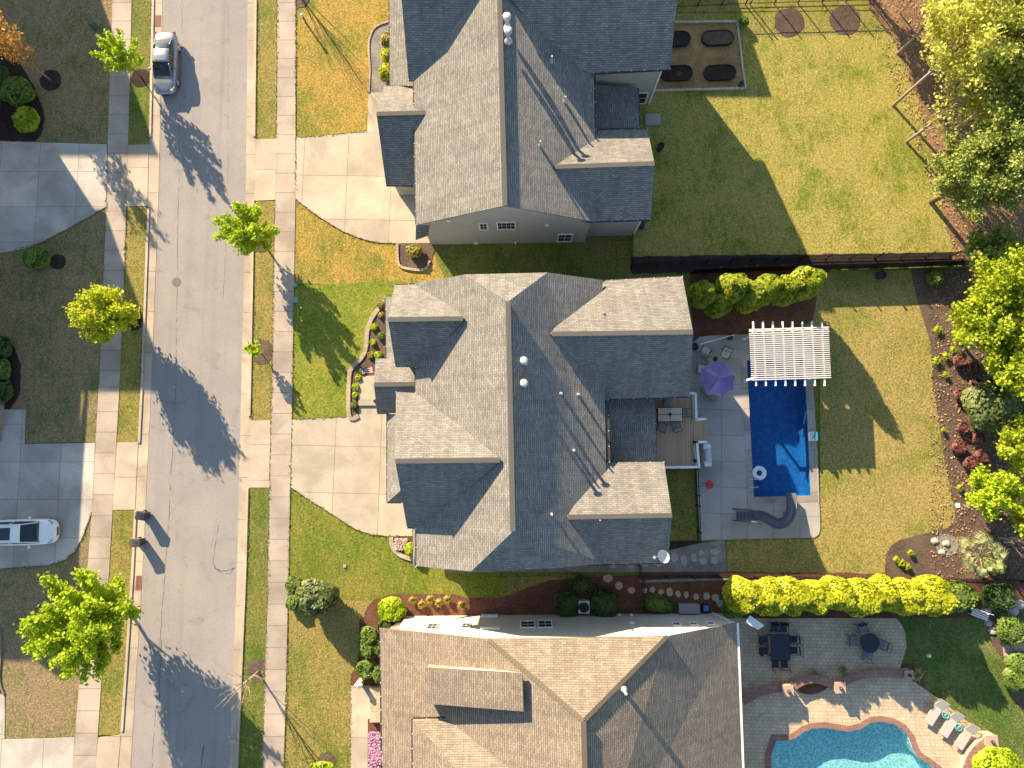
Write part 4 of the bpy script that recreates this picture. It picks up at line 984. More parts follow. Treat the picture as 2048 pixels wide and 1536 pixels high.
# shrubs round the lower house and the street
SH = [
 ('round lime green bush at the corner of the tan roofed house', (788,1213), 1.0, 1.5, 3000, .09, 'lime', 1),
 ('glossy green bush with long shadow, widest by the lower sidewalk', (645,1186), 1.25, 2.9, 3800, .13, 'glossy', 1.15),
 ('grey green bush beside the glossy bush', (614,1176), .62, 1.3, 1300, .08, 'pine', 1),
 ('small green bush touching the lower sidewalk, upper of two', (592,1166), .6, .9, 1200, .09, 'mid', 1),
 ('small green bush touching the lower sidewalk, lower of two', (593,1202), .62, .9, 1200, .09, 'mid', 1),
 ('clipped green bush upper left of the tan roof', (743,1268), .75, 1.4, 1700, .09, 'mid', .9),
 ('clipped green bush halfway down the tan roof front', (740,1292), .7, 1.4, 1500, .09, 'mid', 1),
 ('clipped green bush right above the porch lantern', (737,1330), .75, 1.2, 1700, .09, 'mid', 1),
 ('clipped bush tucked under the tan roof edge, upper', (764,1290), .7, 1.3, 1500, .09, 'mid', .8),
 ('clipped bush tucked under the tan roof edge, lower', (761,1340), .7, 1.2, 1500, .09, 'mid', .8),
 ('green bush behind the round lime bush', (775,1250), .7, 1.2, 1300, .09, 'dark', 1),
 ('lime green bush in a mulch ring at the bottom edge', (650,1538), .8, 1.2, 1700, .1, 'lime', 1.2),
 ('dark green bush in the shaded upper left bed', (45,192), 1.1, 1.5, 2600, .11, 'mid', 1.3),
 ('dark green bush at the far left edge of the shaded bed', (8,160), .9, 1.3, 1800, .11, 'dark', 1),
 ('sunlit yellow green bush at the bottom of the upper left bed', (66,248), .95, 1.5, 2600, .11, 'bright', 1),
 ('small green bush left of the sunlit one', (38,205), .5, .8, 800, .09, 'mid', 1),
 ('olive green bush on the dry lawn below the upper left driveway', (84,519), .95, 1.2, 2400, .11, 'mid', 1),
 ('dark bush at the left edge, top of the lower bed', (12,700), .95, 1.3, 2200, .11, 'dark', 1),
 ('dark bush at the left edge, middle of the lower bed', (8,740), .95, 1.3, 2200, .11, 'mid', 1),
 ('dark bush at the left edge above the brick step', (14,785), .9, 1.3, 2200, .11, 'dark', 1),
 ('long golden green shrub by the front wall of the grey sided house, upper', (776,90), .62, 1.1, 1700, .09, 'gold', .7),
 ('golden green shrub by the front wall of the grey sided house, middle', (776,122), .68, 1.2, 1900, .09, 'hedge', .7),
 ('golden green shrub by the front wall of the grey sided house, lower', (775,152), .72, 1.2, 1900, .09, 'hedge', .75),
 ('sparse green shrub in the stone edged bed by the driveway', (830,505), .55, .8, 500, .08, 'gold', 1.2),
 ('yellow green shrub in the flower bed by the garage corner', (822,1096), .5, .9, 1200, .08, 'lime', .8),
 ('low dark shrub by the air conditioner, left side', (1133,1206), 1.0, 1.1, 2200, .1, 'dark', 1),
 ('low dark shrub by the air conditioner, right side', (1208,1204), 1.1, 1.2, 2400, .1, 'dark', 1),
 ('dark shrub above the air conditioner in the side bed', (1165,1168), .7, .8, 1200, .09, 'dark', 1.3),
 ('low dark green ground shrub left of the grey storage box', (1315,1206), .62, .6, 1400, .09, 'mid', 2.0),
 ('dark green shrub at the paver terrace corner by the hedge', (1462,1210), .9, 1.5, 1800, .1, 'mid', 1),
 ('green rounded shrub at the right edge by the lower terrace', (2012,1255), 1.1, 1.2, 2000, .11, 'mid', 1),
 ('green shrub cut by the right edge, upper of two below the stone slab', (2030,1322), .95, 1.1, 1900, .11, 'mid', 1),
 ('green shrub cut by the right edge, lower of two below the stone slab', (2022,1352), .9, 1.1, 1900, .11, 'mid', 1),
 ('yellow green bushy shrub in the bottom right corner', (1975,1525), 1.45, 2.0, 5200, .12, 'lime', 1.2),
 ('dark shrub right of the hedge near the boulders', (1915,1185), .9, 1.3, 1800, .1, 'dark', 1.2),
 ('dark shrub beside the fence at the right edge', (1985,1190), 1.0, 1.2, 1900, .1, 'dark', 1.4),
 ('small leafy green shrub in the shaded mulch by the black fence', (1862,558), .62, 1.0, 500, .11, 'mid', 1),
 ('dark shrub under the palm at the right', (1985,1130), .7, .8, 1200, .09, 'mid', 1),
]
for i, (lab, b, r, h, nl, ls, lf, rx) in enumerate(SH):
    shrub('shrub', lab, b, r, h, nl, ls, L[lf], 120+i, rx=rx)
def wdir(a, r): return Vector((math.cos(a)*r, math.sin(a)*r, 0))
# little plants in the front bed, the side bed and the mulch
spots = [(763,631),(749,655),(763,673),(747,686),(743,711),(757,711),(725,743),(718,756),(762,610),(712,790),(709,810),(713,775)]
for i, (px, py) in enumerate(spots):
    shrub('small_plant', ['small pale plant under the roof edge at the top of the curved bed','round yellow green plant near the bend of the curved bed','small green plant against the wall in the curved bed','yellow green plant on the inner curve of the bed','green plant near the porch end of the curved bed','green plant tucked by the porch roof','green plant left of the little flag','green plant below the little flag','pale plant at the tip of the curved bed','plant halfway down the narrow bed by the porch','plant at the lower end of the narrow bed by the porch','plant at the upper end of the narrow bed by the porch'][i],
          (px, py), .24+.04*(i%3), .35, 320, .06, L[['gold','lime','mid','bright'][i%4]], 170+i, cat='plant', group='small plants in the curved front bed')
for i, (px, py) in enumerate([(828,1198),(845,1207),(862,1197),(879,1204),(896,1197),(925,1209)]):
    tuft('grass_clump', ['leftmost golden grass clump beside the round lime bush','second golden grass clump from the lime bush','third golden grass clump from the lime bush','fourth golden grass clump from the lime bush','fifth golden grass clump from the lime bush','pale green clump at the shaded end of the golden clumps'][i], (px, py), .38, .45, 150, L['gold'], 190+i, group='golden grass clumps in the side bed', w=.03)
tuft('yucca_plant', 'spiky pale yucca at the end of the curved terrace wall', (1828,1346), .55, .5, 130, L['palm'], 200, w=.035)
tuft('ornamental_grass', 'tuft of pale grass behind the curved planter wall', (1623,1345), .55, .6, 160, L['palm'], 201, w=.02)
tuft('ornamental_grass', 'tuft of pale grass beside the right planter pillar', (1680,1335), .55, .6, 140, L['palm'], 202, w=.02)
tuft('weed', 'small yellow plant in the lower left oval garden bed', (1356,150), .25, .3, 60, L['gold'], 203)
for i, (px, py, r) in enumerate([(1872,660,.4),(1870,722,.5),(1890,714,.4),(1888,750,.3),(1905,700,.35),(1883,860,.25),(1916,975,.3),(1800,1125,.35),(1812,1132,.3),(1818,1105,.3),(1790,1118,.3)]):
    tuft('small_plant', ['small green sprig at the top of the right mulch bed','leafy green plant beside the first red shrub','small green plant next to the leafy one','yellowish sprig below the red shrubs top pair','green sprig under the maple','tiny green sprig beside the lawn halfway down','green sprig left of the small tree','light green seedling row, lowest left','light green seedling row, lowest right','light green seedling, upper right by the lawn curve','light green seedling nearest the lawn curve'][i],
         (px, py), r, .35, 70, L['bright'], 210+i, w=.05, group='small green plants in the right mulch bed')
struct(leafmesh('pink_groundcover', [(lambda p: (p.x,p.y,.1+random.Random(i).random()*.1))(G(738+random.Random(i*3).random()*(32 if i%2 else 60), (1462 if i%2 else 1500)+random.Random(i*7).random()*(60 if i%2 else 90))) for i in range(2600)], .06, L['pink'], None, up=1, seed=5), 'carpet of pink flowers by the lower walkway', 'stuff')
struct(leafmesh('white_flowers', [(lambda p: (p.x,p.y,.1+random.Random(i).random()*.15))(G(790+random.Random(i*3).random()*26, 1076+random.Random(i*7).random()*24)) for i in range(900)], .05, L['white'], None, up=1, seed=6), 'white and pink flowers beside the garage corner', 'stuff')
# sunlit seedlings trellis-like row aside; the palm
pb = G(1926,1105); pt = thing('palm_tree', 'fan palm with pale drooping fronds in the mulch at the right', 'palm tree', (pb.x,pb.y,0))
tk = MB(); tk.tube([(0,0,-.1),(.03,0,.8),(.05,0,1.7)], [.2,.17,.15], 10); tk.build('trunk', M['bark'], pt, smooth=True)
rg = random.Random(77); fr = MB(); st = MB()
for i in range(22):
    a = i*2.39996 + rg.uniform(-.2,.2); el = rg.uniform(-.15,.75); ln = rg.uniform(.8,1.25)
    d = Vector((math.cos(a)*math.cos(el), math.sin(a)*math.cos(el), math.sin(el))); o_ = Vector((.05,0,1.7)); e = o_ + d*ln
    st.tube([o_, o_.lerp(e,.5)+Vector((0,0,.08)), e], [.02,.018,.012], 4)
    side = d.cross(Vector((0,0,1))).normalized(); upv = side.cross(d)
    for k in range(17):
        f_ = (k-8)/8*1.25; dd = (d*math.cos(f_) + side*math.sin(f_)).normalized(); l2 = ln*rg.uniform(.65,.85)*(1-.25*abs(f_))
        tip = e + dd*l2 - Vector((0,0,.45*l2)); m_ = e + dd*l2*.5 + upv*.05; w_ = side.cross(dd); w_ = dd.cross(Vector((0,0,1))).normalized()*.019
        fr.mesh([tuple(e), tuple(m_-w_), tuple(m_+w_), tuple(tip)], [(0,1,2),(1,3,2)])
fr.build('frond', L['palm'], pt); st.build('stem', L['palm'], pt)

# ---------------------------------------------------------------- fences
def fence(name, label, pts, h, m, pitch=.11, post=1.83, pk=.018, rails=(.12,.88), solid=False):
    P_ = [G(*p) for p in pts]; t = thing(name, label, 'fence', (P_[0].x,P_[0].y,0))
    pm, rm_ = MB(), MB()
    for a, b in zip(P_, P_[1:]):
        d = (b-a); ln = d.length; d.normalize(); rz = math.atan2(d.y,d.x)
        for k in range(int(ln/post)+1):
            q = a + d*min(ln, k*post); po = MB(); po.box((q.x,q.y,h*.52), (.07,.07,h*1.04), rz); po.box((q.x,q.y,h*1.05), (.1,.1,.03), rz); po.build('post', m, t, world=True)
        for f_ in rails: rm_.beam((a.x,a.y,h*f_), (b.x,b.y,h*f_), .035, .04)
        if not solid:
            for k in range(int(ln/pitch)):
                q = a + d*(k+.5)*pitch; pm.box((q.x,q.y,h*.5), (pk,pk,h*.96), rz)
        else:
            for k in range(int(ln/.2)):
                q = a + d*(k+.5)*.2; pm.box((q.x,q.y,h*.48), (.192,.022,h*.93), rz)
    pm.each('picket_panel', m, t, per=int(round(post/(.2 if solid else pitch))), world=True); rm_.each('rail', m, t, world=True)
    return t
fence('picket_fence', 'long black metal picket fence between the two back yards, on the lawn side', [(1262,534),(1500,523),(1750,517),(1935,512)], 1.3, M['black'])
fence('board_fence', 'black board fence right behind the tall shrubs, its shade on the pool lawn', [(1380,548),(1500,543),(1750,536),(1935,530)], 1.55, M['black'], solid=True)
fence('picket_fence', 'black metal picket fence at the top edge beside the garden plot', [(1347,16),(1500,9),(1760,2)], 1.4, M['black'])
fence('picket_fence', 'short black picket fence from the grey sided house down to the boundary', [(1261,480),(1262,530)], 1.3, M['black'])
fence('picket_fence', 'black picket fence between the deck lawn and the pool patio', [(1389,938),(1392,1010),(1395,1084)], 1.2, M['black'])
fence('picket_fence', 'black picket fence running under the yellow green hedge to the right edge', [(1279,1152),(1455,1150),(1760,1156),(2080,1160)], 1.2, M['black'])
fence('picket_fence', 'short black fence across the side yard beside the flagstones', [(1284,1156),(1286,1222)], 1.2, M['black'])
fence('picket_fence', 'short black fence closing the gravel path by the satellite dish', [(1277,1130),(1278,1150)], 1.2, M['black'])
# garden plot frame and oval beds
ft = G(1380,115); gt = thing('garden_edging', 'pale timber edging around the wood chip garden plot', 'edging', (ft.x,ft.y,0)); gm = MB()
cs = GP([(1262,47),(1473,45),(1490,178),(1262,184)])
for a, b in zip(cs, cs[1:]): gm.beam((a.x,a.y,.1), (b.x,b.y,.1), .14, .2)
gm.each('timber_edge', M['timber'], gt, world=True)
for i, (px, py) in enumerate([(1348,81),(1434,79),(1352,149),(1438,148)]):
    c = G(px, py); bt = thing('raised_bed', ['oval black edged bed, upper left in the garden plot','oval bed half in sun, upper right in the garden plot','oval black edged bed with a small yellow plant','oval black edged bed, lower right in the garden plot'][i], 'garden bed', (c.x,c.y,0), .03, 'oval beds in the garden plot')
    ov = []; 
    for k in range(28):
        a = 2*math.pi*k/28; x, y = math.cos(a), math.sin(a)
        ov.append(Vector((.62*(1 if x > 0 else -1) + x*.60, y*.60, 0)))
    inn = [Vector((p.x*.95, p.y*.92, 0)) for p in ov]
    ring(ov, inn, 0, .30).build('bed_wall', M['black'], bt)
    s_ = MB(); s_.prism([(p.x,p.y) for p in inn], 0, .24); s_.build('bed_soil', M['soil' if i != 1 else 'mulch'], bt)
# grass creeping over the concrete edges, leaf litter under the trees
def along(Ls, per, wid, z, seed):
    rr = random.Random(seed); out = []
    for Lp in Ls:
        for a, b in zip(Lp, Lp[1:]):
            A, B = G(*a), G(*b); n = int((B-A).length*per); d = (B-A).normalized()
            for k in range(n):
                u = rr.random(); w_ = rr.gauss(0, wid)*(1+.8*math.sin(u*7+a[1]*.1)); p = A.lerp(B, u); out.append((p.x - d.y*w_, p.y + d.x*w_, z + rr.uniform(0,.03)))
    return out
EG = [SLL[1:5], SLR[2:4], [(304,0),(298,286)], [(295.6,414),(282,768),(277.5,882)], SRL[:2], SRL[2:5], SRL[4:], SRR[:2], SRR[2:5], SRR[4:], [(515,0),(512.5,277)], [(510.6,404),(504,768),(502.4,838)], [(499,977),(494,1152),(477.5,1536)]]
EG += [[(592,276),(660,270),(735,263)], [(591.6,399),(624,424),(652,443),(682,461),(712,474),(737,482),(762,486),(794,487)], [(581.3,974),(612,995),(642,1014),(674,1035),(712,1059),(744,1069),(774,1072),(827,1072)], [(584.7,839),(657,835),(719,833)], [(700,832),(700,755)], [(701,1371),(701,1536)], [(1634,900),(1640,1055)], [(1453,1079),(1628,1075)], [(213,414),(172,438),(130,461),(82,486),(15,505)], [(184,1023),(165,1075),(150,1103),(130,1120),(95,1131),(0,1137)]]
struct(leafmesh('edge_grass', along(EG, 34, .035, .05, 9), .045, leafmat('edge_grass_blades', (.17,.20,.04), (.30,.25,.08), .2), None, up=.6, seed=9), 'grass growing over the concrete edges', 'stuff')
rr = random.Random(12); LT = []
for i in range(9000):
    px = 1740 + 320*rr.random()**.8; py = rr.uniform(-20, 530) if i % 3 else rr.uniform(540, 1160)
    if i % 3 == 0: px = 1860 + 190*rr.random()
    if px > 1725 + py*.36 or i % 3 == 0: p = G(px, py); LT.append((p.x, p.y, .06 + rr.random()*.03))
struct(leafmesh('leaf_litter', LT, .07, leafmat('dry_leaves', (.42,.24,.12), (.22,.12,.07), .1, (.5,.36,.2)), None, up=2.5, seed=12), 'dry leaves scattered under the trees', 'stuff')
# stone and block edgings
def edging(name, label, pts, w, h, m, z0=.0):
    P0 = GP(pts); P_ = []
    for i in range(len(P0)-1):
        a, b = P0[i], P0[i+1]; p0 = P0[max(0,i-1)]; p3 = P0[min(len(P0)-1,i+2)]
        for k in range(5):
            u = k/5; P_.append(.5*((2*a)+(b-p0)*u+(2*p0-5*a+4*b-p3)*u*u+(3*a-p0-3*b+p3)*u**3))
    P_.append(P0[-1]); t = thing(name, label, 'edging', (P_[0].x,P_[0].y,0)); mb = MB(); L_ = []; R_ = []
    for i, p in enumerate(P_):
        d = (P_[min(i+1,len(P_)-1)]-P_[max(0,i-1)]); d.z = 0; d.normalize(); s_ = Vector((-d.y,d.x,0))*w/2; L_.append(p+s_); R_.append(p-s_)
    n = len(P_); vs = []
    for q in (L_, R_):
        for z in (0, h+z0): vs += [(v.x,v.y,z) for v in q]
    fs = []
    for i in range(n-1): fs += [(n+i,n+i+1,3*n+i+1,3*n+i),(i,n+i,n+i+1,i+1),(2*n+i,2*n+i+1,3*n+i+1,3*n+i)]
    fs += [(0,n,3*n,2*n),(n-1,2*n-1,4*n-1,3*n-1)]; mb.mesh(vs, fs)
    mb.build('edge_block', m, t, world=True); return t
M['edge'] = concrete('edge_blocks', (.46,.37,.28), (.3,.3), stain=.8, jw=.01); M['edge_pale'] = concrete('edge_stone', (.55,.42,.30), (.25,.25), stain=1)
edging('bed_edging', 'curved block edging round the front flower bed of the middle house', [(770,600),(757,618),(742,641),(735,665),(732,698),(722,718),(705,735),(699,756),(699,832),(718,832)], .30, .14, M['edge'])
edging('bed_edging', 'curved block edging round the flower bed at the garage corner', [(783,1073),(784,1088),(791,1101),(806,1112),(834,1120)], .30, .14, M['edge'])
edging('bed_edging', 'rough stone edging round the bed beside the upper driveway', [(795,488),(796,520),(803,534),(830,540),(851,538),(860,522)], .17, .14, M['edge_pale'])
edging('bed_edging', 'pale stone edging along the front bed of the grey sided house', [(738,186),(740,140),(738,90),(744,65),(756,52),(778,44)], .13, .12, M['edge_pale'])
edging('bed_edging', 'white stone edging at the left edge beside the lower driveway', [(0,1255),(4,1290),(0,1355),(9,1388)], .14, .12, M['kerb'])
edging('stone_border', 'row of pale stones along the fence below the gravel path', [(1279,1162),(1460,1157)], .2, .12, M['gravel'])
# flagstones
fl = 0
M['flag'] = plain('flagstone', (.40,.33,.24), .9, var=.25, scale=3); M['flag_g'] = plain('grey_flagstone', (.34,.32,.29), .9, var=.25, scale=3)
def flag(px, py, rx, ry, seed, m, lab, grp, z=.06):
    rg = random.Random(seed); c = G(px, py); k = rg.choice([5,6,7]); mb = MB(); a0 = rg.uniform(0,6)
    mb.prism([(math.cos(a0+6.283*i/k)*rx*rg.uniform(.75,1.1), math.sin(a0+6.283*i/k)*ry*rg.uniform(.75,1.1)) for i in range(k)], -.02, .03)
    o = mb.build('stepping_stone', m, None, bevel=.008); o.location = (c.x,c.y,z); return tag(o, lab, 'stone', grp)
for i, (px, py, rx, ry) in enumerate([(1215,1157,.38,.3),(1238,1171,.3,.3),(1262,1180,.28,.3),(1289,1180,.22,.24),(1304,1179,.22,.22),(1321,1183,.26,.24),(1339,1184,.26,.36),(1356,1187,.22,.26),(1372,1189,.22,.3),(1392,1193,.26,.24),(1413,1192,.26,.26),(1431,1195,.3,.32),(1440,1206,.34,.28)]):
    flag(px, py, rx, ry, 300+i, M['flag'], 'tan flagstone in the curved stepping path, number %s from the left' % ['one','two','three','four','five','six','seven','eight','nine','ten','eleven','twelve','thirteen'][i], 'flagstones of the mulch path')
for i, (px, py, rx, ry) in enumerate([(1226,1131,.32,.2),(1262,1131,.3,.22),(1290,1130,.28,.2),(1316,1129,.3,.22),(1348,1115,.3,.4),(1367,1121,.3,.42),(1387,1115,.26,.42),(1405,1122,.32,.34),(1429,1103,.42,.28),(1429,1121,.36,.34),(1402,1105,.22,.22)]):
    flag(px, py, rx, ry, 330+i, M['flag_g'], 'grey flagstone in the gravel path, %s from the left' % ['first','second','third','fourth','fifth','sixth','seventh','eighth','ninth','tenth','eleventh'][i], 'flagstones of the gravel path', .055)
for i, (px, py, rx, ry, lab) in enumerate([(1914,1011,.24,.26,'white hexagonal stone at the lawn corner'),(1936,1010,.18,.3,'grey stone second from the lawn corner'),(1953,1010,.14,.22,'small grey stone third from the lawn corner')]):
    flag(px, py, rx, ry, 360+i, M['trim'] if i == 0 else M['flag_g'], lab, 'stones in the mulch')
# boulders
def boulder(px, py, r, lab, seed, m, grp='boulders at the lower right'):
    rg = random.Random(seed); bm = MB(); n = 10
    pr = [(.55,0),(1,.2),(.95,.5),(.6,.8),(.1,.9)]; c = G(px, py)
    vs = []
    for a, z in pr:
        for k in range(n): t_ = 6.283*k/n; q = a*r*rg.uniform(.8,1.15); vs.append((math.cos(t_)*q, math.sin(t_)*q*.8, z*r*.7))
    bm.mesh(vs, [(i*n+k, i*n+(k+1)%n, (i+1)*n+(k+1)%n, (i+1)*n+k) for i in range(4) for k in range(n)] + [tuple(4*n+k for k in range(n))])
    o = bm.build('boulder', m, None); o.location = (c.x,c.y,0); tag(o, lab, 'boulder', grp)
M['rock'] = plain('rock', (.42,.38,.33), .9, var=.3, scale=2.5)
for i, (px, py, r) in enumerate([(1985,1262,.32),(1999,1258,.36),(2008,1236,.42),(2024,1222,.4),(1976,1246,.3),(2036,1208,.45),(1972,1220,.35),(1868,1082,.3),(1892,1087,.3),(1883,1104,.28)]):
    boulder(px, py, r, ['round rock left of the palest boulder above the stone slab','pale rock closest to the stone slab','large rock right above the pale one','large flat rock toward the right edge','small rock beside the white bench','rock at the right edge under the dark shrub','rock between bench and hedge end','rock at the upper left of the palm','rock under the palm fronds','small rock left of the palm trunk'][i], 400+i, M['rock'])
disc('gravel_patch', 1893, 1090, .8, M['gravel'], .05)
# ---------------------------------------------------------------- cars
def loft(mb, secs):
    n = len(secs[0]); vs = [p for s in secs for p in s]
    fs = [(i*n+k, i*n+k+1, (i+1)*n+k+1, (i+1)*n+k) for i in range(len(secs)-1) for k in range(n-1)]
    fs.append(tuple(range(n))[::-1]); fs.append(tuple((len(secs)-1)*n+k for k in range(n))); mb.mesh(vs, fs)
def interp(T, x):
    for a, b in zip(T, T[1:]):
        if x <= b[0]: 
            u = (x-a[0])/(b[0]-a[0]); return tuple(p+(q-p)*u for p, q in zip(a[1:], b[1:]))
    return T[-1][1:]
def car(name, label, loc, rz, paint, body, cab, L_, wb, suv):
    t = thing(name, label, 'car', loc, rz)
    xs = [-L_/2 + L_*k/34 for k in range(35)]; b = MB(); secs = []
    for x in xs:
        w, zt, zb = interp(body, x)
        half = [(0,zt),(w*.5,zt-.008),(w*.80,zt-.035),(w*.93,zt-.10),(w*.985,zt-.22),(w,zt-.40 if zt-.40 > zb+.12 else zb+.2),(w*.98,zb+.12),(w*.86,zb)]
        secs.append([Vector((x,-y,z)) for y, z in half[::-1]] + [Vector((x,y,z)) for y, z in half[1:]])
    loft(b, secs); b.build('body', paint, t, smooth=True, sub=1)
    x0, x1 = cab[0][0], cab[-1][0]; gsec = []; rsec = []; belt = body[len(body)//2][2] - .04
    for k in range(27):
        x = x0 + (x1-x0)*k/26; zt, wb_ = interp(cab, x); f_ = max(0, (zt-belt)/(max(c[1] for c in cab)-belt))
        wt = wb_*(1 - .19*f_)
        half = [(0,zt),(wt*.6,zt-.012*f_),(wt*.92,zt-.05*f_),(wt,zt-.10*f_),(wb_,belt-.03)]
        gsec.append([Vector((x,-y,z)) for y, z in half[::-1]] + [Vector((x,y,z)) for y, z in half[1:]])
        if f_ > .86: rsec.append([Vector((x,-y,z+.016)) for y, z in half[3::-1]] + [Vector((x,y,z+.016)) for y, z in half[1:4]])
    g_ = MB(); loft(g_, gsec); g_.build('windscreen', CARGLASS, t, smooth=True)
    r_ = MB(); loft(r_, rsec); roof = r_.build('roof', paint, t, smooth=True)
    rx0, rx1 = rsec[0][0].x, rsec[-1][0].x
    if suv:
        sr = MB(); z = max(c[1] for c in cab)+.022; sr.box((rx0*.3+rx1*.7-.55,0,z), (.95,.86,.02)); sr.build('sunroof', CARGLASS, roof)
        rr = MB()
        for sy in (-1,1): rr.tube([(rx0+.1,sy*.60,z+.0),(rx0+.3,sy*.61,z+.05),(rx1-.3,sy*.61,z+.05),(rx1-.1,sy*.60,z)], .022, 6)
        rr.each('roof_rail', M['lead'], roof)
    pl_ = MB()   # pillars
    for sy in (-1,1):
        for i_, seq in ((0, gsec[:6]),(1, gsec[-7:]),(2, [gsec[13]])):
            if i_ == 2: 
                s_ = seq[0]; a = s_[0 if sy < 0 else -1]; c = s_[1 if sy < 0 else -2]; pl_.tube([a, c], .03, 5)
            else: pl_.tube([s_[2 if sy < 0 else -3] + Vector((0,sy*.008,.006)) for s_ in ([gsec[0]]+gsec[1:7] if i_ == 0 else gsec[-8:])], .032, 5)
    pl_.build('pillar', paint, t, smooth=True)
    for sx in (-1,1):
        for sy in (-1,1):
            cx = sx*wb/2; wy = interp(body, cx)[0]
            ty = MB(); ty.tube([(cx,sy*(wy-.20),.33),(cx,sy*(wy-.01),.33)], .33, 22); wo = ty.build('wheel', M['dark'], t, smooth=False)
            ri = MB(); ri.tube([(cx,sy*(wy-.05),.33),(cx,sy*(wy+.004),.33)], .21, 10); ri.build('rim', M['lead'], wo)
    for sy in (-1,1):
        wy = interp(body, L_/2-.3)
        hl = MB(); hl.box((L_/2-.36, sy*(wy[0]*.80), wy[1]-.075), (.42,.22,.10), -sy*.42); hl.build('headlight', LAMPGLASS, t, bevel=.03)
        wy = interp(body, -L_/2+.15); tl = MB(); tl.box((-L_/2+.12, sy*(wy[0]*.82), wy[1]-.14), (.2,.3,.14), sy*.3); tl.build('tail_light', TAIL, t, bevel=.03)
        mi = MB(); mx = x1-.62; mi.box((mx, sy*(interp(body,mx)[0]+.08), belt+.10), (.16,.22,.13)); mi.build('wing_mirror', paint, t, bevel=.04)
    gr = MB(); e = interp(body, L_/2); gr.box((L_/2+.0,0,e[1]-.16), (.06,e[0]*1.1,.14)); gr.build('grille', M['dark'], t, bevel=.02)
    wi = MB()
    for sy in (-.5,.1): wi.tube([(x1-.10,sy*.9,interp(cab,x1-.1)[0]+.03),(x1-.28,sy*.9+.48,interp(cab,x1-.28)[0]+.03)], .012, 4)
    wi.each('wiper', M['black'], t)
    return t
CARGLASS = plain('car_glass', (.012,.02,.025), .05, spec=.9, var=.1); LAMPGLASS = plain('lamp_glass', (.5,.52,.55), .15, metal=.4); TAIL = plain('tail_lamp', (.35,.02,.02), .2)
def paintm(name, c, metal, r=.25):
    m = plain(name, c, r, metal=metal, var=.03, coat=.7); return m
SILV = paintm('silver_paint', (.27,.30,.34), .45, .3); WHT = paintm('white_car_paint', (.86,.87,.88), .0)
sed = [(-2.42,.62,.80,.34),(-2.3,.78,.94,.26),(-1.9,.87,1.0,.22),(-1.0,.90,.96,.20),(0,.91,.93,.2),(1.0,.90,.93,.2),(1.7,.87,.86,.22),(2.15,.80,.74,.25),(2.36,.66,.64,.28),(2.42,.52,.58,.32)]
cab1 = [(-1.78,1.00,.66),(-1.25,1.25,.72),(-.75,1.41,.76),(-.2,1.455,.78),(.25,1.42,.77),(.75,1.20,.76),(1.22,.92,.72)]
c = G(339,136); a = G(337,80); b_ = G(333,190); hd = math.atan2((b_-a).y, (b_-a).x)
car('parked_sedan', 'silver sedan parked at the left kerb, its hood pointing down the street', (c.x,c.y,.03), hd, SILV, sed, cab1, 4.84, 2.8, False)
suv = [(-2.36,.66,1.0,.36),(-2.25,.80,1.08,.28),(-1.8,.90,1.08,.24),(-1.0,.93,1.05,.22),(0,.94,1.03,.22),(1.0,.93,1.03,.22),(1.7,.90,.98,.24),(2.1,.82,.88,.28),(2.3,.68,.78,.32),(2.36,.54,.70,.36)]
cab2 = [(-2.2,1.08,.74),(-1.95,1.50,.78),(-1.4,1.66,.80),(-.5,1.70,.81),(.25,1.66,.80),(.75,1.42,.79),(1.30,1.03,.76)]
c = G(62,1062); car('white_suv', 'white suv with dark sunroof parked on the lower left driveway', (c.x,c.y,.06), .03, WHT, suv, cab2, 4.72, 2.75, True)

# ---------------------------------------------------------------- street things
BIN = plain('bin_plastic', (.035,.038,.042), .55, var=.2)
def wheelie(label, px, py, rz, lidm):
    c = G(px, py); t = thing('trash_bin', label, 'trash bin', (c.x,c.y,.03), rz, 'trash bins at the kerb')
    b = MB(); vs = []
    for z, wx, wy in [(.06,.24,.22),(.95,.33,.29)]: vs += [(-wx,-wy,z),(wx,-wy,z),(wx,wy,z),(-wx,wy,z)]
    b.mesh(vs, [(0,3,2,1),(4,5,6,7),(0,1,5,4),(1,2,6,5),(2,3,7,6),(3,0,4,7)]); b.build('body', BIN, t, bevel=.03)
    l = MB(); l.mesh([(-.36,-.32,.96),(.36,-.32,.96),(.36,.32,.96),(-.36,.32,.96),(-.33,-.28,1.06),(.30,-.28,1.02),(.30,.28,1.02),(-.33,.28,1.06)], [(0,3,2,1),(4,5,6,7),(0,1,5,4),(1,2,6,5),(2,3,7,6),(3,0,4,7)])
    lo = l.build('lid', lidm, t, bevel=.02); r_ = MB()
    for k in (-.12,0,.12): r_.box((0,k,1.055),(.4,.03,.02))
    r_.each('lid_rib', lidm, lo)
    h_ = MB(); h_.tube([(-.40,-.22,.98),(-.40,.22,.98)], .018, 8); h_.build('handle', BIN, t)
    for sy in (-1,1): w_ = MB(); w_.tube([(-.2,sy*.26,.12),(-.2,sy*.31,.12)], .12, 14); w_.build('wheel', M['dark'], t)
LID2 = plain('faded_lid', (.085,.08,.078), .6, var=.2); LID1 = plain('blue_black_lid', (.035,.042,.055), .5, var=.2)
wheelie('upper of two dark trash bins at the left kerb, lid turned a little', 296, 1029, -.16, LID1)
wheelie('lower of two dark trash bins at the left kerb, faded lid', 286, 1082, .03, LID2)
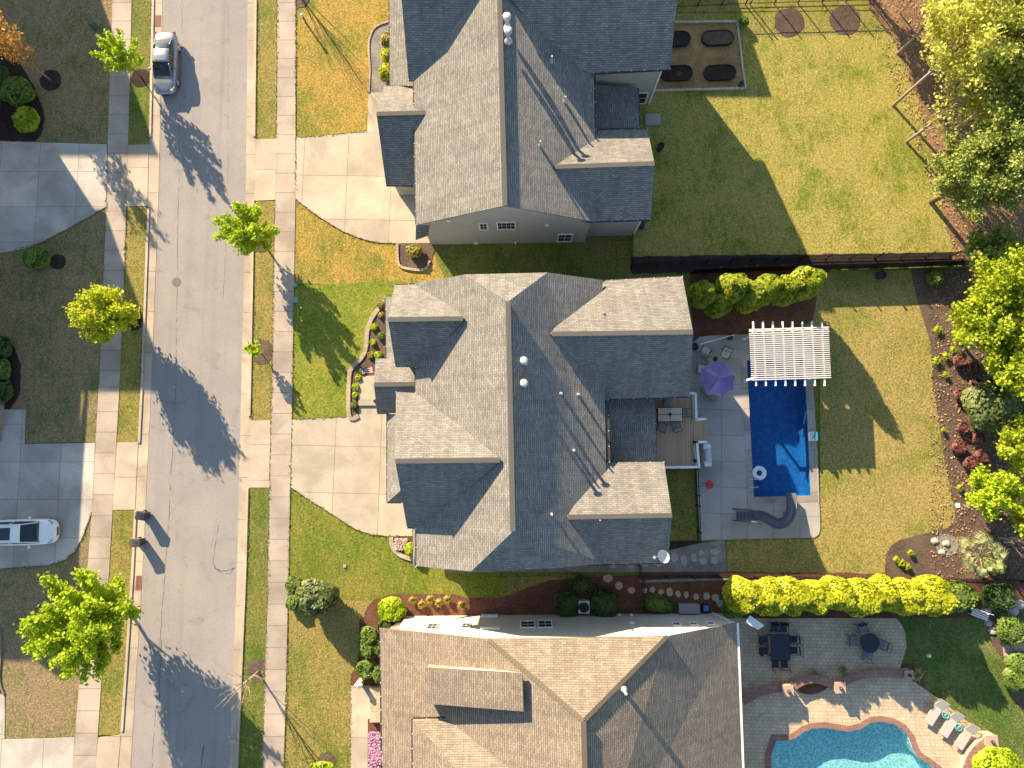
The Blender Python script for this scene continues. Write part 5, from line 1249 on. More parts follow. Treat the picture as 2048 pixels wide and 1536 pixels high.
def drain(label, pts):
    P_ = [G(*p) for p in pts]; c = sum(P_, Vector())/4; t = thing('storm_drain', label, 'storm drain', (c.x,c.y,0))
    f_ = MB(); f_.prism([(p.x,p.y) for p in P_], .02, .045); f_.build('grate', plain('rust_grate', (.28,.12,.075), .8, var=.35), t, world=True)
    s_ = MB(); a, b = P_[0], P_[3]
    for k in range(1, 12):
        p, q = P_[0].lerp(P_[3], k/12), P_[1].lerp(P_[2], k/12); s_.beam((p.x,p.y,.0475), (p.lerp(q,.9).x, p.lerp(q,.9).y, .0475), .02, .004)
    s_.build('grate_slot', M['black'], t, world=True)
drain('rusty storm drain at the kerb just above the silver sedan', [(311,31),(323,31),(322,54),(309,54)])
drain('rusty storm drain at the kerb below the two trash bins', [(273,1151),(284,1151),(283,1180),(271,1180)])
def lidd(label, px, py, r):
    c = G(px, py); m = MB(); m.lathe((0,0,0), [(r,0),(r,.012),(r*.9,.016),(r*.85,.010),(r*.3,.012),(.01,.012)], 28)
    o = m.build('manhole_cover', plain('iron_lid', (.15,.13,.12), .7, var=.3, scale=12), None); o.location = (c.x,c.y,.022); tag(o, label, 'manhole cover')
lidd('round iron manhole cover in the left lane of the road', 353, 564, .33)
def utilbox(name, label, px, py, size, m, h, cat='utility box'):
    c = G(px, py); o = MB(); o.box((0,0,h/2), (size,size,h)); o.box((0,0,h+.02), (size*1.12,size*1.12,.04)); q = o.build(name, m, None, bevel=.02); q.location = (c.x,c.y,0); tag(q, label, cat)
GREENB = plain('utility_green', (.07,.13,.10), .6); TEAL = plain('faded_teal', (.22,.33,.33), .6)
utilbox('utility_box', 'dark green utility box on the shaded upper left lawn', 192, 56, .32, GREENB, .7)
utilbox('water_meter_lid', 'flat pale teal meter lid beside the right sidewalk under the tree shadow', 592, 600, .36, TEAL, .06)
utilbox('water_meter_lid', 'small blue grey meter lid in the grass by the tree shadow', 592, 570, .24, TEAL, .05)
utilbox('cleanout_cap', 'tiny round white cap in the shaded front lawn', 603, 616, .12, M['trim'], .08)
utilbox('cleanout_cap', 'tiny white cap on the grass at the upper left', 198, 73, .14, M['trim'], .06)
utilbox('sprinkler_lid', 'small grey valve lid in the lower front lawn', 690, 1132, .2, M['flag_g'], .06)
c = G(613,48); lt = thing('garden_lamp', 'low green post with white globe on the golden front lawn', 'lamp post', (c.x,c.y,0))
m = MB(); m.tube([(0,0,0),(0,0,1.0)], .07, 10); m.build('post', GREENB, lt); m = MB(); m.lathe((0,0,1.0), [(.03,0),(.12,.06),(.13,.16),(.08,.24),(.01,.27)], 14); m.build('globe', M['white'], lt, smooth=True)
c = G(724,1360); lt = thing('porch_lantern', 'white capped lantern post beside the lower walkway', 'lamp post', (c.x,c.y,0))
m = MB(); m.box((0,0,.5), (.34,.34,1.0)); m.build('post', M['stone'], lt); m = MB(); m.lathe((0,0,1.0), [(.30,0),(.30,.06),(.14,.2),(.02,.26)], 4); m.build('cap', M['white'], lt)
c = G(606,1165); m = MB(); m.box((0,0,.45), (.14,.14,.9)); m.box((0,0,.98), (.24,.5,.2)); q = m.build('mailbox', plain('old_wood', (.14,.10,.07), .8), None, bevel=.02); q.location = (c.x,c.y,0); tag(q, 'dark post box among the bushes at the lower sidewalk', 'mailbox')
# porch flag
RED = plain('flag_red', (.50,.05,.05), .7); BLU = plain('flag_blue', (.04,.06,.22), .7)
c = G(740,744); ft = thing('small_flag', 'little red and white striped flag beside the porch', 'flag', (c.x,c.y,0), .15)
m = MB(); m.tube([(-.42,.0,.0),(-.42,0,1.2)], .012, 6); m.build('pole', M['black'], ft)
fr_ = MB(); fw_ = MB()
for k in range(7):
    y0 = .24 - k*.068
    vs = []
    for i in range(9):
        x = -.4 + .8*i/8; z = 1.0 + .05*math.sin(i*.9); vs += [(x,y0,z-k*.02),(x,y0-.068,z-(k+1)*.02)]
    (fr_ if k % 2 == 0 else fw_).mesh(vs, [(2*i,2*i+1,2*i+3,2*i+2) for i in range(8)])
fr_.build('red_stripe', RED, ft); fw_.build('white_stripe', M['white'], ft); m = MB(); m.box((-.25,.13,1.03),(.3,.22,.012),0,(.28,0)); m.build('canton', BLU, ft)
m = MB(); c = G(752,803); m.lathe((0,0,0), [(.10,0),(.14,.14),(.12,.2)], 12); q = m.build('porch_pot', M['dark'], None); q.location = (c.x,c.y,.18); tag(q, 'small dark pot on the porch walk', 'pot')
# satellite dish
c = G(1318,1110,5.7); dt = thing('satellite_dish', 'white satellite dish on the lower right roof corner', 'satellite dish', (c.x,c.y,5.55))
aim = Vector((-.72,-.1,.62)).normalized(); q = aim.to_track_quat('Z','Y').to_matrix(); vs = []; fs = []; R_ = .42; n = 24
for i in range(6):
    r_ = R_*i/5
    for k in range(n): t_ = 6.283*k/n; v_ = Vector((r_*math.cos(t_), r_*math.sin(t_)*1.1, .5*(r_**2))); vs.append(q @ v_ + Vector((.25,0,.62)))
fs = [(i*n+k, i*n+(k+1)%n, (i+1)*n+(k+1)%n, (i+1)*n+k) for i in range(5) for k in range(n)]
m = MB(); m.mesh(vs, fs); m.build('reflector', M['white'], dt, smooth=True)
m = MB(); m.tube([(.25,0,.6),(-.38,-.02,.72)], .022, 6); m.box((-.42,-.02,.76),(.16,.12,.1)); m.box((-.40,-.02,.76),(.06,.26,.07)); m.build('feed_arm', M['white'], dt)
m = MB(); m.tube([(.2,0,-.2),(.27,0,.6)], .03, 8); m.build('mount', M['lead'], dt)

# ---------------------------------------------------------------- deck behind the middle house
dz = .85; c = G(1360,870); dt = thing('raised_deck', 'raised brown board deck with white railings behind the middle house', 'deck', (c.x,c.y,0))
m = MB(); m.prism([(p.x,p.y) for p in GP([(1200,799),(1386,794),(1386,838),(1387,885),(1392,934),(1205,938)], dz)], dz-.15, dz); m.build('deck_floor', M['deck'], dt, world=True)
m = MB()
for k in range(4):
    q = GP([(1386+k*6,839),(1394+k*6,839),(1396+k*6,883),(1388+k*6,884)], dz-.17*(k+1)); m.prism([(p.x,p.y) for p in q], 0, dz-.17*(k+1))
m.each('step', M['deck'], dt, world=True)
def railing(pts, h=.95):
    r_ = MB(); b_ = MB()
    P_ = [G(p[0], p[1], p[2]+h) for p in pts]
    for (a, b) in zip(P_, P_[1:]):
        r_.beam(a, b, .17, .05); lo_ = Vector((0,0,-h+.12)); r_.beam(a+lo_, b+lo_, .06, .05)
        n = max(2, int((b-a).length/.12))
        for k in range(n):
            p = a.lerp(b, (k+.5)/n); b_.box((p.x,p.y,p.z-h/2), (.04,.04,h*.9))
    for p in P_: r_.box((p.x,p.y,p.z-h/2+.03), (.13,.13,h+.04))
    ro = r_.build('railing', M['white'], dt, world=True); bo = b_.build('baluster', M['white'], ro); bo.matrix_parent_inverse = Matrix.Translation(-dt.location)
railing([(1375,786,dz),(1391,787,dz),(1393,838,dz)]); railing([(1392,839,dz),(1411,838,.15)]); railing([(1328,935,dz),(1398,934,dz),(1394,884,dz)]); railing([(1394,884,dz),(1413,884,.15)])
def pchair(m1, m2, w=.58, cush=True):
    """outdoor arm chair facing +y, as an unlinked recipe"""
    def make(name, label, loc, rz, grp, cat='chair'):
        t = thing(name, label, cat, loc, rz, grp)
        s_ = MB(); s_.box((0,.02,.42), (w-.08,.50,.06)); s_.build('seat', m2, t, bevel=.02)
        b_ = MB(); b_.box((0,-.30,.72), (w-.08,.05,.52), 0, (-.22,0)); b_.build('backrest', m2, t, bevel=.02)
        f_ = MB()
        for sx in (-1,1):
            x = sx*(w/2); f_.tube([(x,-.42,.98),(x,-.24,.42),(x,-.28,0)], .018, 6); f_.tube([(x,.28,0),(x,.27,.64),(x,-.30,.66)], .018, 6)
        f_.tube([(-w/2,-.42,.98),(w/2,-.42,.98)], .018, 6); f_.tube([(-w/2,.27,.40),(w/2,.27,.40)], .015, 6); f_.build('frame', m1, t)
        return t
    return make
CUSH = plain('beige_cushion', (.58,.54,.46), .9); GREYF = plain('grey_sling', (.26,.265,.27), .9); TANT = plain('tan_tile', (.62,.46,.32), .6)
CUSH_D = plain('blue_grey_cushion', (.20,.23,.28), .9); SLING = plain('pale_sling', (.46,.43,.38), .85)
mk = pchair(M['black'], GREYF); c = G(1336,830,dz); grp = 'chairs round the deck table'
tt = thing('dining_table', 'tan tiled dining table with black frame on the deck', 'table', (c.x,c.y,dz), .02)
m = MB(); m.box((0,0,.70), (1.78,1.02,.05)); 
for sx in (-1,1):
    for sy in (-1,1): m.box((sx*.8,sy*.42,.34), (.06,.06,.68))
m.build('frame', M['black'], tt); m = MB()
for sx in (-1,1):
    for sy in (-1,1): m.box((sx*.43,sy*.245,.735), (.82,.45,.025))
m.each('tabletop', TANT, tt)
m = MB(); m.lathe((0,0,0), [(.06,0),(.11,.05),(.09,.16),(.04,.2)], 14); q = m.build('glass_vase', M['dark'], None); q.location = (c.x,c.y,dz+.75); tag(q, 'small dark vase in the middle of the deck table', 'vase')
for lab, px, py, rz in [('grey chair above the deck table near the gutter',1335,809,3.14),('grey chair at the right end of the deck table',1369,826,1.6),('grey chair below the deck table, left one',1323,853,-.35),('grey chair below the deck table, right one',1351,852,.35)]:
    p = G(px, py, dz+.5); mk('deck_chair', lab, (p.x,p.y,dz), rz, grp)
# grill beside the deck, kettle grill
STL = plain('brushed_steel', (.50,.53,.56), .35, metal=.5); BRS = plain('brass_handle', (.55,.38,.12), .4, metal=.6)
c = G(1408,910); gt = thing('gas_grill', 'white and steel grill standing outside the deck railing', 'grill', (c.x,c.y,.08), .03)
m = MB(); m.box((0,0,.45), (.5,1.3,.86)); m.build('cabinet', M['trim'], gt, bevel=.02)
m = MB(); m.tube([(0,-.42,.95),(0,.42,.95)], .27, 18); m.build('lid', STL, gt, smooth=False)
m = MB(); m.box((0,.62,.92), (.5,.34,.03)); m.box((0,-.62,.92), (.5,.34,.03)); m.each('side_shelf', M['white'], gt)
m = MB(); m.tube([(.30,-.3,1.0),(.30,.3,1.0)], .02, 8); m.build('handle', BRS, gt)
c = G(1413,968); kt = thing('kettle_grill', 'round red kettle grill with two black side shelves by the pool fence', 'grill', (c.x,c.y,.08), .9)
m = MB(); m.lathe((0,0,.62), [(.06,0),(.22,.06),(.29,.22)], 24); m.build('bowl', RED, kt, smooth=True)
m = MB(); m.lathe((0,0,.84), [(.30,0),(.28,.08),(.18,.17),(.04,.21)], 24); lo = m.build('lid', RED, kt, smooth=True); m = MB(); m.box((0,0,1.08), (.14,.04,.05)); m.build('handle', M['black'], lo)
m = MB(); m.box((.48,0,.80), (.32,.34,.03)); m.box((-.48,0,.80), (.32,.34,.03)); m.each('side_shelf', GREYF, kt)
for k in range(3): m = MB(); a = k*2.09; m.tube([(.1*math.cos(a),.1*math.sin(a),.64),(.3*math.cos(a),.3*math.sin(a),0)], .015, 6); m.build('leg', M['black'], kt)
# pergola
hp = 3.0; c = G(1580,712,0); PGW = plain('weathered_white', (.72,.70,.66), .6, var=.16, scale=3); pt = thing('pergola', 'white slatted pergola over the end of the pool', 'pergola', (c.x,c.y,0)); PC = [G(*p, hp) for p in ((1504,657),(1654,652),(1658,757),(1508,763))]
m = MB()
for i in range(8):
    u = (i+.25)/8; a = G(1506+19.6*i,643,hp+.05); b = G(1512+19.6*i,772,hp+.05); m.beam(a, b, .09, .16)
m.each('rafter', PGW, pt, world=True); m = MB()
for k in range(25):
    v_ = k/24; a = G(1498+v_*5,659+v_*101,hp+.17); b = G(1657+v_*5,654+v_*101,hp+.17); m.beam(a, b, .055, .05)
m.each('slat', PGW, pt, world=True); m = MB()
for (a, b) in (((1499,661),(1658,656)),((1503,757),(1661,752)),((1499,668),(1658,663)),((1503,751),(1661,746))): m.beam(G(*a,hp-.12), G(*b,hp-.12), .06, .2)
m.each('beam', M['white'], pt, world=True)
for p in ((1512,664),(1646,659),(1515,754),(1650,749)): q = G(*p, hp-.1); m = MB(); m.box((q.x,q.y,hp/2-.05), (.15,.15,hp-.1)); m.box((q.x,q.y,.14),(.24,.24,.12)); m.build('post', M['white'], pt, world=True)
# umbrella
PUR = leafmat('purple_canvas', (.17,.11,.42), (.46,.36,.62), .3, (.26,.19,.50)); c = G(1433,759,0); hu = 2.55
cc = G(1436,757,hu); ut = thing('patio_umbrella', 'purple eight sided patio umbrella beside the pool', 'umbrella', (cc.x,cc.y,0))
m = MB(); k8 = [(math.cos(.2+k*math.pi/4)*1.32, math.sin(.2+k*math.pi/4)*1.32) for k in range(8)]
top = (0,0,hu+.30); vs = [top]
for k in range(8):
    a = k8[k]; b = k8[(k+1)%8]; q1 = (a[0],a[1],hu-.28); mid = ((a[0]+b[0])/2*.93, (a[1]+b[1])/2*.93, hu-.20); q2 = (b[0],b[1],hu-.28)
    h1 = (a[0]*.5,a[1]*.5,hu+.06); h2 = (b[0]*.5,b[1]*.5,hu+.06); hm = ((a[0]+b[0])*.25*.95,(a[1]+b[1])*.25*.95,hu+.04)
    m.mesh([top,h1,hm,h2,q1,mid,q2], [(0,1,2),(0,2,3),(1,4,5,2),(2,5,6,3)])
m.build('canopy', PUR, ut, smooth=False); m = MB(); m.tube([(0,0,.05),(0,0,hu+.42)], .028, 8); m.build('pole', M['lead'], ut)
m = MB(); m.lathe((0,0,.08), [(.3,0),(.3,.08),(.1,.12)], 16); m.build('base', M['dark'], ut); m = MB()
for a in k8: m.tube([(0,0,hu+.26),(a[0]*.5,a[1]*.5,hu+.03),(a[0],a[1],hu-.31)], .011, 5)
m.build('rib', M['lead'], ut)
c = G(1417,787); m = MB(); m.box((0,0,.38), (1.35,.62,.14)); m.box((0,0,.17),(1.2,.5,.28)); q = m.build('padded_bench', plain('brown_cushion', (.26,.20,.15), .9), None, bevel=.04); q.location = (c.x,c.y,.08); q.rotation_euler = (0,0,-.75); tag(q, 'brown padded bench half under the purple umbrella', 'bench')
c = G(1426,720); ft = thing('fire_table', 'round stone fire table between three patio chairs', 'table', (c.x,c.y,.08))
m = MB(); m.lathe((0,0,0), [(.36,0),(.36,.4),(.55,.44),(.55,.52),(.2,.53)], 28); m.build('tabletop', plain('cast_stone', (.33,.29,.25), .8), ft); m = MB(); m.lathe((0,0,.53), [(.17,0),(.17,.03),(.03,.035)], 20); m.build('burner', M['black'], ft)
mk = pchair(M['black'], CUSH, .66)
for lab, px, py, rz in [('beige cushioned chair upper left of the fire table',1411,702,2.55+3.14),('beige cushioned chair right of the fire table',1450,708,3.05-.3),('beige cushioned chair left of the umbrella',1401,738,4.6)]:
    p = G(px, py, .45); mk('patio_chair', lab, (p.x,p.y,.08), rz - (0 if px < 1440 else 0), 'chairs round the fire table')
c = G(1388,694); wt = thing('leaning_pole', 'white pole leaning out from a round black base beside the patio chairs', 'pole', (c.x,c.y,.08))
m = MB(); m.lathe((0,0,0), [(.28,0),(.28,.12),(.12,.18)], 18); m.build('base', M['black'], wt); m = MB(); e = G(1470,669,2.2) - Vector((c.x,c.y,.08)); m.tube([(0,0,.1),(.15,.03,1.2),tuple(e)], [.035,.05,.02], 8); m.build('pole', M['white'], wt)
def pot(label, px, py, r, h, z=.08): 
    c = G(px, py); m = MB(); m.lathe((0,0,0), [(r*.7,0),(r,h),(r*.85,h),(r*.8,h*.8),(.01,h*.78)], 18); q = m.build('plant_pot', M['dark'], None); q.location = (c.x,c.y,z); tag(q, label, 'pot')
pot('dark round pot at the top edge of the patio', 1457, 677, .2, .4); pot('dark pot on the deck corner by the railing', 1383, 921, .14, .3, dz)
pot('round blue black pot by the fence in the shaded lawn corner', 1757, 553, .34, .5, .03); pot('dark pot at the corner of the garden plot', 1480, 172, .2, .35, .03)
pot('black kettle shaped smoker on the dim lawn behind the grey sided house', 1318, 300, .26, .8, .03)
c = G(1484,52); shrub('potted_plant', 'leafy potted plant at the garden plot corner', (1484,50), .38, .8, 420, .09, L['mid'], 500, cat='plant')
# pool things
RESIN = plain('grey_resin', (.10,.11,.14), .45, var=.1); c = G(1540,1045); st_ = thing('pool_slide', 'curved grey slide with ladder at the shallow end of the pool', 'slide', (c.x,c.y,.08))
path = [(1510,1030,1.75),(1524,1033,1.72),(1538,1040,1.6),(1552,1046,1.4),(1566,1043,1.15),(1576,1031,.9),(1580,1015,.68),(1580,1000,.5),(1579,986,.4)]
PP = [G(*p) for p in path]; FP_ = []
for i in range(len(PP)-1):
    p0 = PP[max(0,i-1)]; p1, p2 = PP[i], PP[i+1]; p3 = PP[min(len(PP)-1,i+2)]
    for k in range(4):
        u = k/4; FP_.append(.5*((2*p1)+(p2-p0)*u+(2*p0-5*p1+4*p2-p3)*u*u+(3*p1-p0-3*p2+p3)*u**3))
FP_.append(PP[-1]); m = MB(); secs = []
for i, p in enumerate(FP_):
    d = (FP_[min(i+1,len(FP_)-1)]-FP_[max(0,i-1)]); d.z = 0; d.normalize(); s_ = Vector((-d.y,d.x,0))
    secs.append([p + s_*.34*math.cos(a) + Vector((0,0,.30*(1-math.sin(a)) )) for a in [math.pi*k/10 for k in range(11)]] + [p + s_*(-.40) + Vector((0,0,.28)), p + Vector((0,0,-.08)), p + s_*.40 + Vector((0,0,.28))])
n = 14; vs = [q for s_ in secs for q in s_]; m.mesh(vs, [(i*n+k, i*n+(k+1)%n, (i+1)*n+(k+1)%n, (i+1)*n+k) for i in range(len(secs)-1) for k in range(n)]); m.build('flume', RESIN, st_, smooth=True, world=True)
m = MB()
for k in range(6): a = G(1475+7*k, 1031, .28*(k+1)); m.box((a.x,a.y,.28*(k+1)+.06), (.22,.62,.05))
m.each('step', RESIN, st_, world=True)
for sy, y in ((1,1020),(-1,1043)):
    m = MB(); a = G(1467,y-2,.35); b = G(1500,y,1.9); c_ = G(1513,y+2,2.2); e = G(1520,y+4,1.7); m.tube([Vector((a.x,a.y,.05)), a, b, c_, e], [.05,.06,.06,.05,.05], 8); m.build('handrail', RESIN, st_, smooth=True, world=True)
m = MB(); a = G(1522,1033,1.5); m.box((a.x,a.y,.8), (.3,.4,1.5)); a = G(1573,1030,.5); m.box((a.x,a.y,.35),(.2,.3,.7)); m.each('support', RESIN, st_, world=True)
c = G(1518,946); m = MB(); R1, r1 = .36, .155; n1_, n2_ = 30, 12
vs = [((R1+r1*math.cos(b))*math.cos(a), (R1+r1*math.cos(b))*math.sin(a), r1*math.sin(b)) for a in [6.283*i/n1_ for i in range(n1_)] for b in [6.283*k/n2_ for k in range(n2_)]]
m.mesh(vs, [(i*n2_+k, ((i+1)%n1_)*n2_+k, ((i+1)%n1_)*n2_+(k+1)%n2_, i*n2_+(k+1)%n2_) for i in range(n1_) for k in range(n2_)]); q = m.build('swim_ring', M['white'], None, smooth=True); q.location = (c.x,c.y,.06); tag(q, 'white inflatable ring floating at the pool edge', 'pool float')
c = G(1500,965); ht = thing('pool_handrail', 'curved metal handrails at the pool edge by the float', 'handrail', (c.x,c.y,0))
for y in (958,974): m = MB(); a, b = G(1493,y), G(1512,y-1); m.tube([(a.x,a.y,.08),(a.x,a.y,.7),(a.lerp(b,.5).x,a.y,.85),(b.x,b.y,.5),(b.x,b.y,-.3)], .025, 8); m.build('rail', STL, ht, smooth=True, world=True)
c = G(1622,873); bt = thing('pool_basketball_hoop', 'white poolside basketball hoop with blue rim on the narrow deck', 'basketball hoop', (c.x,c.y,.08), math.pi)
m = MB(); m.box((-.05,0,.17), (.62,.66,.34)); m.build('base', M['white'], bt, bevel=.08); BLUE = plain('pool_blue', (.04,.20,.42), .5)
m = MB(); m.tube([(.0,0,.3),(.1,0,1.15)], .05, 8); m.build('pole', BLUE, bt); m = MB(); m.box((.16,0,1.2), (.04,.6,.42)); m.build('backboard', BLUE, bt)
m = MB(); m.tube([(.38+.17*math.cos(a),.17*math.sin(a),1.1) for a in [6.283*i/18 for i in range(19)]], .015, 5, cap=False); m.build('rim', BLUE, bt)
# ---------------------------------------------------------------- side yard of the lower house
c = G(1166,1210); at = thing('air_conditioner', 'square outdoor air conditioner with round fan grille beside the cream wall', 'air conditioner', (c.x,c.y,0))
m = MB(); m.box((0,0,.4), (.82,.86,.8)); m.build('cabinet', M['trim'], at, bevel=.05); m = MB(); m.lathe((0,0,.8), [(.36,0),(.36,.03),(.32,.02),(.06,.02)], 24); m.build('fan_grille', M['dark'], at)
m = MB(); [m.tube([(.35*math.cos(a),.35*math.sin(a),.84),(0,0,.86)], .008, 4) for a in [6.283*k/14 for k in range(14)]]; m.build('fan_guard', M['black'], at)
c = G(1375,1214); m = MB(); m.box((0,0,.3), (1.4,.62,.58)); m.box((0,0,.62), (1.46,.68,.06)); q = m.build('storage_box', plain('grey_lid', (.25,.23,.24), .7), None, bevel=.03); q.location = (c.x,c.y,0); tag(q, 'long grey storage box against the cream wall', 'storage box')
c = G(1409,1214); bt = thing('blue_crate', 'small black crate with blue lid beside the storage box', 'crate', (c.x,c.y,0)); m = MB(); m.box((0,0,.22), (.5,.5,.44)); m.build('body', M['dark'], bt, bevel=.03); m = MB(); m.box((0,.0,.46), (.34,.36,.05)); m.build('lid', BLUE, bt)
# ---------------------------------------------------------------- paver terrace of the lower house
c = G(1553,1288); tt = thing('dining_table', 'dark metal dining table in shade on the paver terrace', 'table', (c.x,c.y,.06))
NAVY = plain('dark_metal_blue', (.022,.026,.042), .5); m = MB(); m.box((0,0,.70), (1.35,1.75,.04)); m.build('tabletop', NAVY, tt, bevel=.1)
m = MB(); [m.box((sx*.55,sy*.7,.34), (.06,.06,.68)) for sx in (-1,1) for sy in (-1,1)]; m.each('leg', NAVY, tt)
mk = pchair(NAVY, NAVY, .55)
for lab, dx, dy, rz in [('dark chair at the head of the shaded dining table',-.3,1.25,3.14),('dark chair above right of the shaded dining table',.35,1.25,3.1),('dark chair at the right side of the dining table, upper',1.05,.45,1.57),('dark chair at the right side of the dining table, lower',1.05,-.3,1.57),('dark chair at the left side of the dining table, upper',-1.05,.4,-1.57),('dark chair at the left side of the dining table, lower',-1.05,-.35,-1.57),('dark chair at the foot of the dining table, left',-.3,-1.25,0),('dark chair at the foot of the dining table, right',.35,-1.25,0)]:
    mk('dining_chair', lab, (c.x+dx,c.y+dy,.06), rz, 'dark chairs round the terrace dining table')
c = G(1729,1280); tt = thing('round_table', 'round dark metal table with four chairs on the paver terrace', 'table', (c.x,c.y,.06))
m = MB(); m.lathe((0,0,.68), [(.66,0),(.68,.03),(.1,.035)], 30); m.build('tabletop', NAVY, tt); m = MB(); m.tube([(0,0,0),(0,0,.68)], .06, 10); m.lathe((0,0,0), [(.35,0),(.3,.05),(.06,.1)], 16); m.build('pedestal', NAVY, tt)
mk = pchair(NAVY, CUSH_D, .62)
for lab, px, py, rz in [('grey cushioned chair above the round table',1723,1256,3.4),('grey cushioned chair left of the round table',1703,1279,4.72),('grey cushioned chair below the round table',1731,1308,-.2),('reclining grey sling chair right of the round table',1762,1288,1.2)]:
    p = G(px, py, .4); mk('terrace_chair', lab, (p.x,p.y,.06), rz, 'chairs round the terrace table')
def lounger(lab, px, py, rz):
    c = G(px, py, .3); t = thing('sun_lounger', lab, 'sun lounger', (c.x,c.y,.06), rz, 'beige loungers by the curved pool')
    m = MB(); m.box((0,-.28,.33), (.66,1.32,.04)); m.build('seat', SLING, t, bevel=.01); m = MB(); m.box((0,.68,.52), (.66,.72,.04), 0, (.55,0)); m.build('backrest', SLING, t, bevel=.01)
    f_ = MB(); WD = BRS
    for sx in (-1,1):
        x = sx*.35; f_.tube([(x,-.95,.32),(x,.45,.32),(x,1.0,.72)], .022, 6)
        for y in (-.75,.35): f_.tube([(x,y,.32),(x,y,0)], .022, 6)
        f_.tube([(x,.95,.68),(x,.8,0)], .018, 6)
    f_.build('frame', plain('bronze_tube', (.25,.19,.12), .5), t)
for lab, px, py in [('upper left beige lounger beside the curved pool',1869,1423),('middle beige lounger beside the curved pool',1899,1447),('lower right beige lounger beside the curved pool',1929,1471)]: lounger(lab, px, py, -.62)
AQ = plain('aqua_mesh', (.10,.42,.42), .6)
for lab, px, py in [('round aqua side table between the upper two loungers',1883,1424),('round aqua side table between the lower two loungers',1909,1449)]:
    c = G(px, py); m = MB(); m.tube([(.24*math.cos(a),.24*math.sin(a),.42) for a in [6.283*i/20 for i in range(21)]], .022, 5, cap=False); [m.tube([(.24*math.cos(a),.24*math.sin(a),.42),(-.24*math.cos(a),-.24*math.sin(a),.42)], .014, 4) for a in (0,.8,1.57,2.4)]
    [m.tube([(.2*math.cos(a),.2*math.sin(a),.42),(.16*math.cos(a),.16*math.sin(a),0)], .014, 4) for a in (0,2.1,4.2)]
    q = m.build('side_table', AQ, None); q.location = (c.x,c.y,.06); tag(q, lab, 'side table')
def seatwall(label, pts, w, h, m=None, cap=None):
    P_ = GP(pts); t = thing('seat_wall', label, 'garden wall', (P_[0].x,P_[0].y,0)); a_, b_ = [], []
    for i, p in enumerate(P_):
        d = (P_[min(i+1,len(P_)-1)]-P_[max(0,i-1)]).normalized(); s_ = Vector((-d.y,d.x,0))*w/2; a_.append(p+s_); b_.append(p-s_)
    def fill(k, z0, z1):
        mb = MB(); A_2 = [p + (p-q)*k for p, q in zip(a_, b_)]; B_2 = [q + (q-p)*k for p, q in zip(a_, b_)]
        n = len(P_)
        for i in range(n-1):
            A0, A1, B0, B1 = A_2[i], A_2[i+1], B_2[i], B_2[i+1]
            mb.face([(A0.x,A0.y,z1),(A1.x,A1.y,z1),(B1.x,B1.y,z1),(B0.x,B0.y,z1)]); mb.face([(A0.x,A0.y,z0),(A1.x,A1.y,z0),(A1.x,A1.y,z1),(A0.x,A0.y,z1)]); mb.face([(B0.x,B0.y,z0),(B0.x,B0.y,z1),(B1.x,B1.y,z1),(B1.x,B1.y,z0)])
        for i in (0, n-1): mb.face([(A_2[i].x,A_2[i].y,z0),(B_2[i].x,B_2[i].y,z0),(B_2[i].x,B_2[i].y,z1),(A_2[i].x,A_2[i].y,z1)])
        return mb
    fill(0, 0, h).build('wall_block', M['stone'], t, world=True); fill(.14, h, h+.07).build('wall_cap', M['redblock'], t, world=True)
def pillar(label, px, py, s_, h):
    c = G(px, py); t = thing('stone_pillar', label, 'pillar', (c.x,c.y,0), .05, 'stone pillars of the terrace wall'); m = MB(); m.box((0,0,h/2), (s_,s_,h)); m.build('pillar_block', M['stone'], t)
    m = MB(); m.box((0,0,h+.04), (s_*1.18,s_*1.18,.08)); m.build('pillar_cap', plain('pillar_cap', (.42,.30,.24), .8), t); m = MB(); m.lathe((0,0,h+.08), [(.1,0),(.12,.08),(.1,.2),(.02,.28)], 10); m.build('lamp', M['dark'], t)
def arc(p0, p1, p2, n=10): 
    return [((1-u)**2*p0[0]+2*u*(1-u)*p1[0]+u*u*p2[0], (1-u)**2*p0[1]+2*u*(1-u)*p1[1]+u*u*p2[1]) for u in [k/n for k in range(n+1)]]
seatwall('curved red capped wall left of the planter, against the house', arc((1480,1398),(1515,1372),(1556,1371)), .42, .55)
seatwall('arched red capped wall behind the round planter bed', arc((1580,1366),(1616,1338),(1656,1364)), .45, .62)
seatwall('curved red capped wall right of the planter', arc((1680,1358),(1725,1334),(1800,1343),12), .42, .55)
seatwall('curved red capped wall by the loungers at the bottom right', arc((1918,1560),(1920,1500),(1962,1476),10), .45, .6)
pillar('stone pillar at the left end of the planter arch', 1566, 1372, .62, .95); pillar('stone pillar at the right end of the planter arch', 1668, 1366, .62, .95); pillar('stone pillar at the right end of the long terrace wall', 1806, 1343, .5, .75); pillar('stone pillar beside the lower right lounger', 1966, 1472, .7, .9)
c = G(1620,1378); q = MB(); q.prism([(p.x,p.y) for p in GP(arc((1583,1372),(1618,1404),(1657,1372),8)+arc((1657,1371),(1618,1348),(1583,1371),8)[1:-1])], .0, .12); struct(q.build('planter_bed', M['mulch_red']))
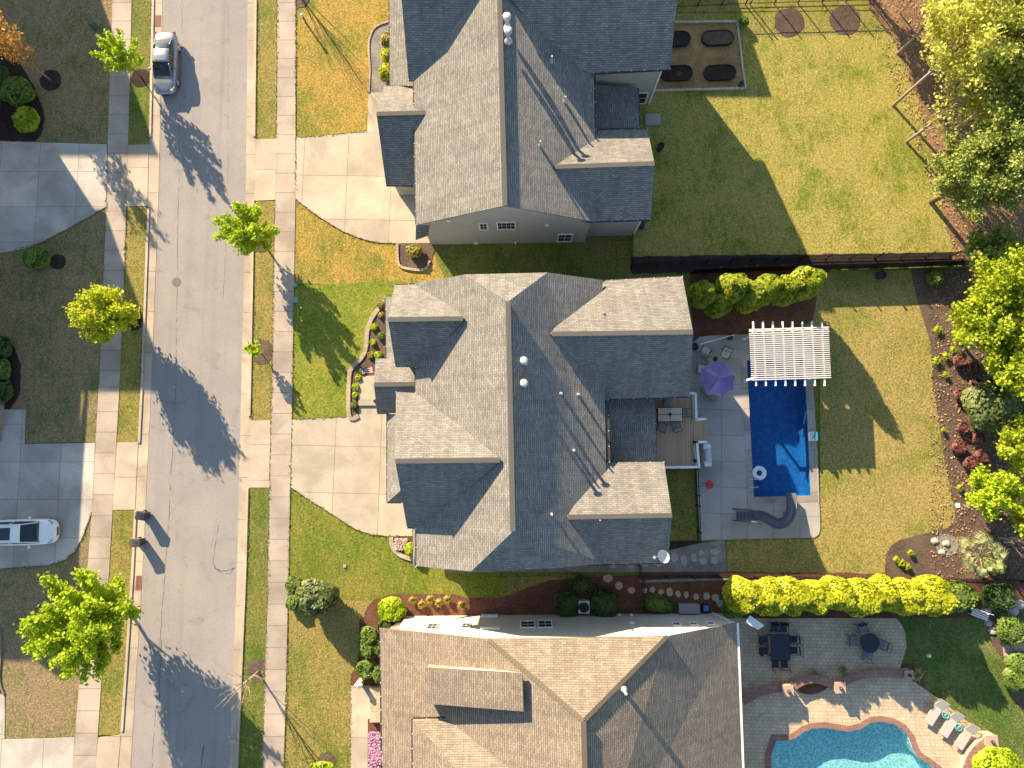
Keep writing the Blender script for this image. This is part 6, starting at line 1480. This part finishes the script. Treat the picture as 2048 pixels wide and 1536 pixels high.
m = MB(); q_ = GP([(1545,1480),(1565,1480),(1562,1505),(1560,1545),(1548,1580),(1544,1550),(1543,1510)])
WSTEP = plain('white_step', (.86,.88,.88), .5)
for k, s_ in enumerate((1.0,.78,.52)):
    c0 = q_[5]; pp = [c0.lerp(p, s_) for p in q_]; 
    m.prism([(p.x,p.y) for p in pp], -1.1, -.34+.13*k)
struct(m.build('pool_step', WSTEP))
# white glider bench by the boulders, sun sail, sprinkler marker
c = G(1952,1226); bt = thing('garden_bench', 'white slatted bench among shrubs at the hedge end', 'bench', (c.x,c.y,0), -.35)
m = MB(); [m.box((0,-.2+.13*k,.45), (1.2,.09,.03)) for k in range(4)]; m.build('seat', M['white'], bt); m = MB(); [m.box((0,.28,.6+.13*k), (1.2,.03,.09)) for k in range(3)]; m.build('backrest', M['white'], bt); m = MB(); [m.box((sx*.55,sy*.2,.24), (.06,.06,.48)) for sx in (-1,1) for sy in (-1,1)]; m.each('leg', M['white'], bt)
c = G(1855,1310); m = MB(); m.lathe((0,0,0), [(.12,0),(.12,.25),(.05,.3)], 12); q = m.build('path_light', M['white'], None); q.location = (c.x,c.y,.02); tag(q, 'small white garden light on the dark lawn', 'garden light')
c = G(1498,1247,2.2); m = MB(); m.mesh([(0,0,0),(.3,.5,.05),(1.3,-.2,-.1),(.9,-.5,-.12)], [(0,3,2,1)]); q = m.build('shade_sail', M['white'], None); q.location = (c.x-.3,c.y+.1,2.4)
s_ = q.modifiers.new('solid','SOLIDIFY'); s_.thickness = .02; tag(q, 'small white canvas awning at the corner of the tan roof', 'awning')
c = G(1305,240); m = MB(); m.box((0,0,.06), (1.2,.9,.12)); q = m.build('concrete_pad', M['deckc'], None); q.location = (c.x,c.y,0); tag(q, 'grey stoop slab at the back door of the grey sided house', 'door step')
c = G(1283,447,.0); m = MB(); m.box((0,0,.3), (.5,.9,.6)); q = m.build('meter_cabinet', M['dark'], None, bevel=.03); q.location = (c.x-.1,c.y,0); tag(q, 'dark cabinet at the back corner of the grey sided house', 'cabinet')
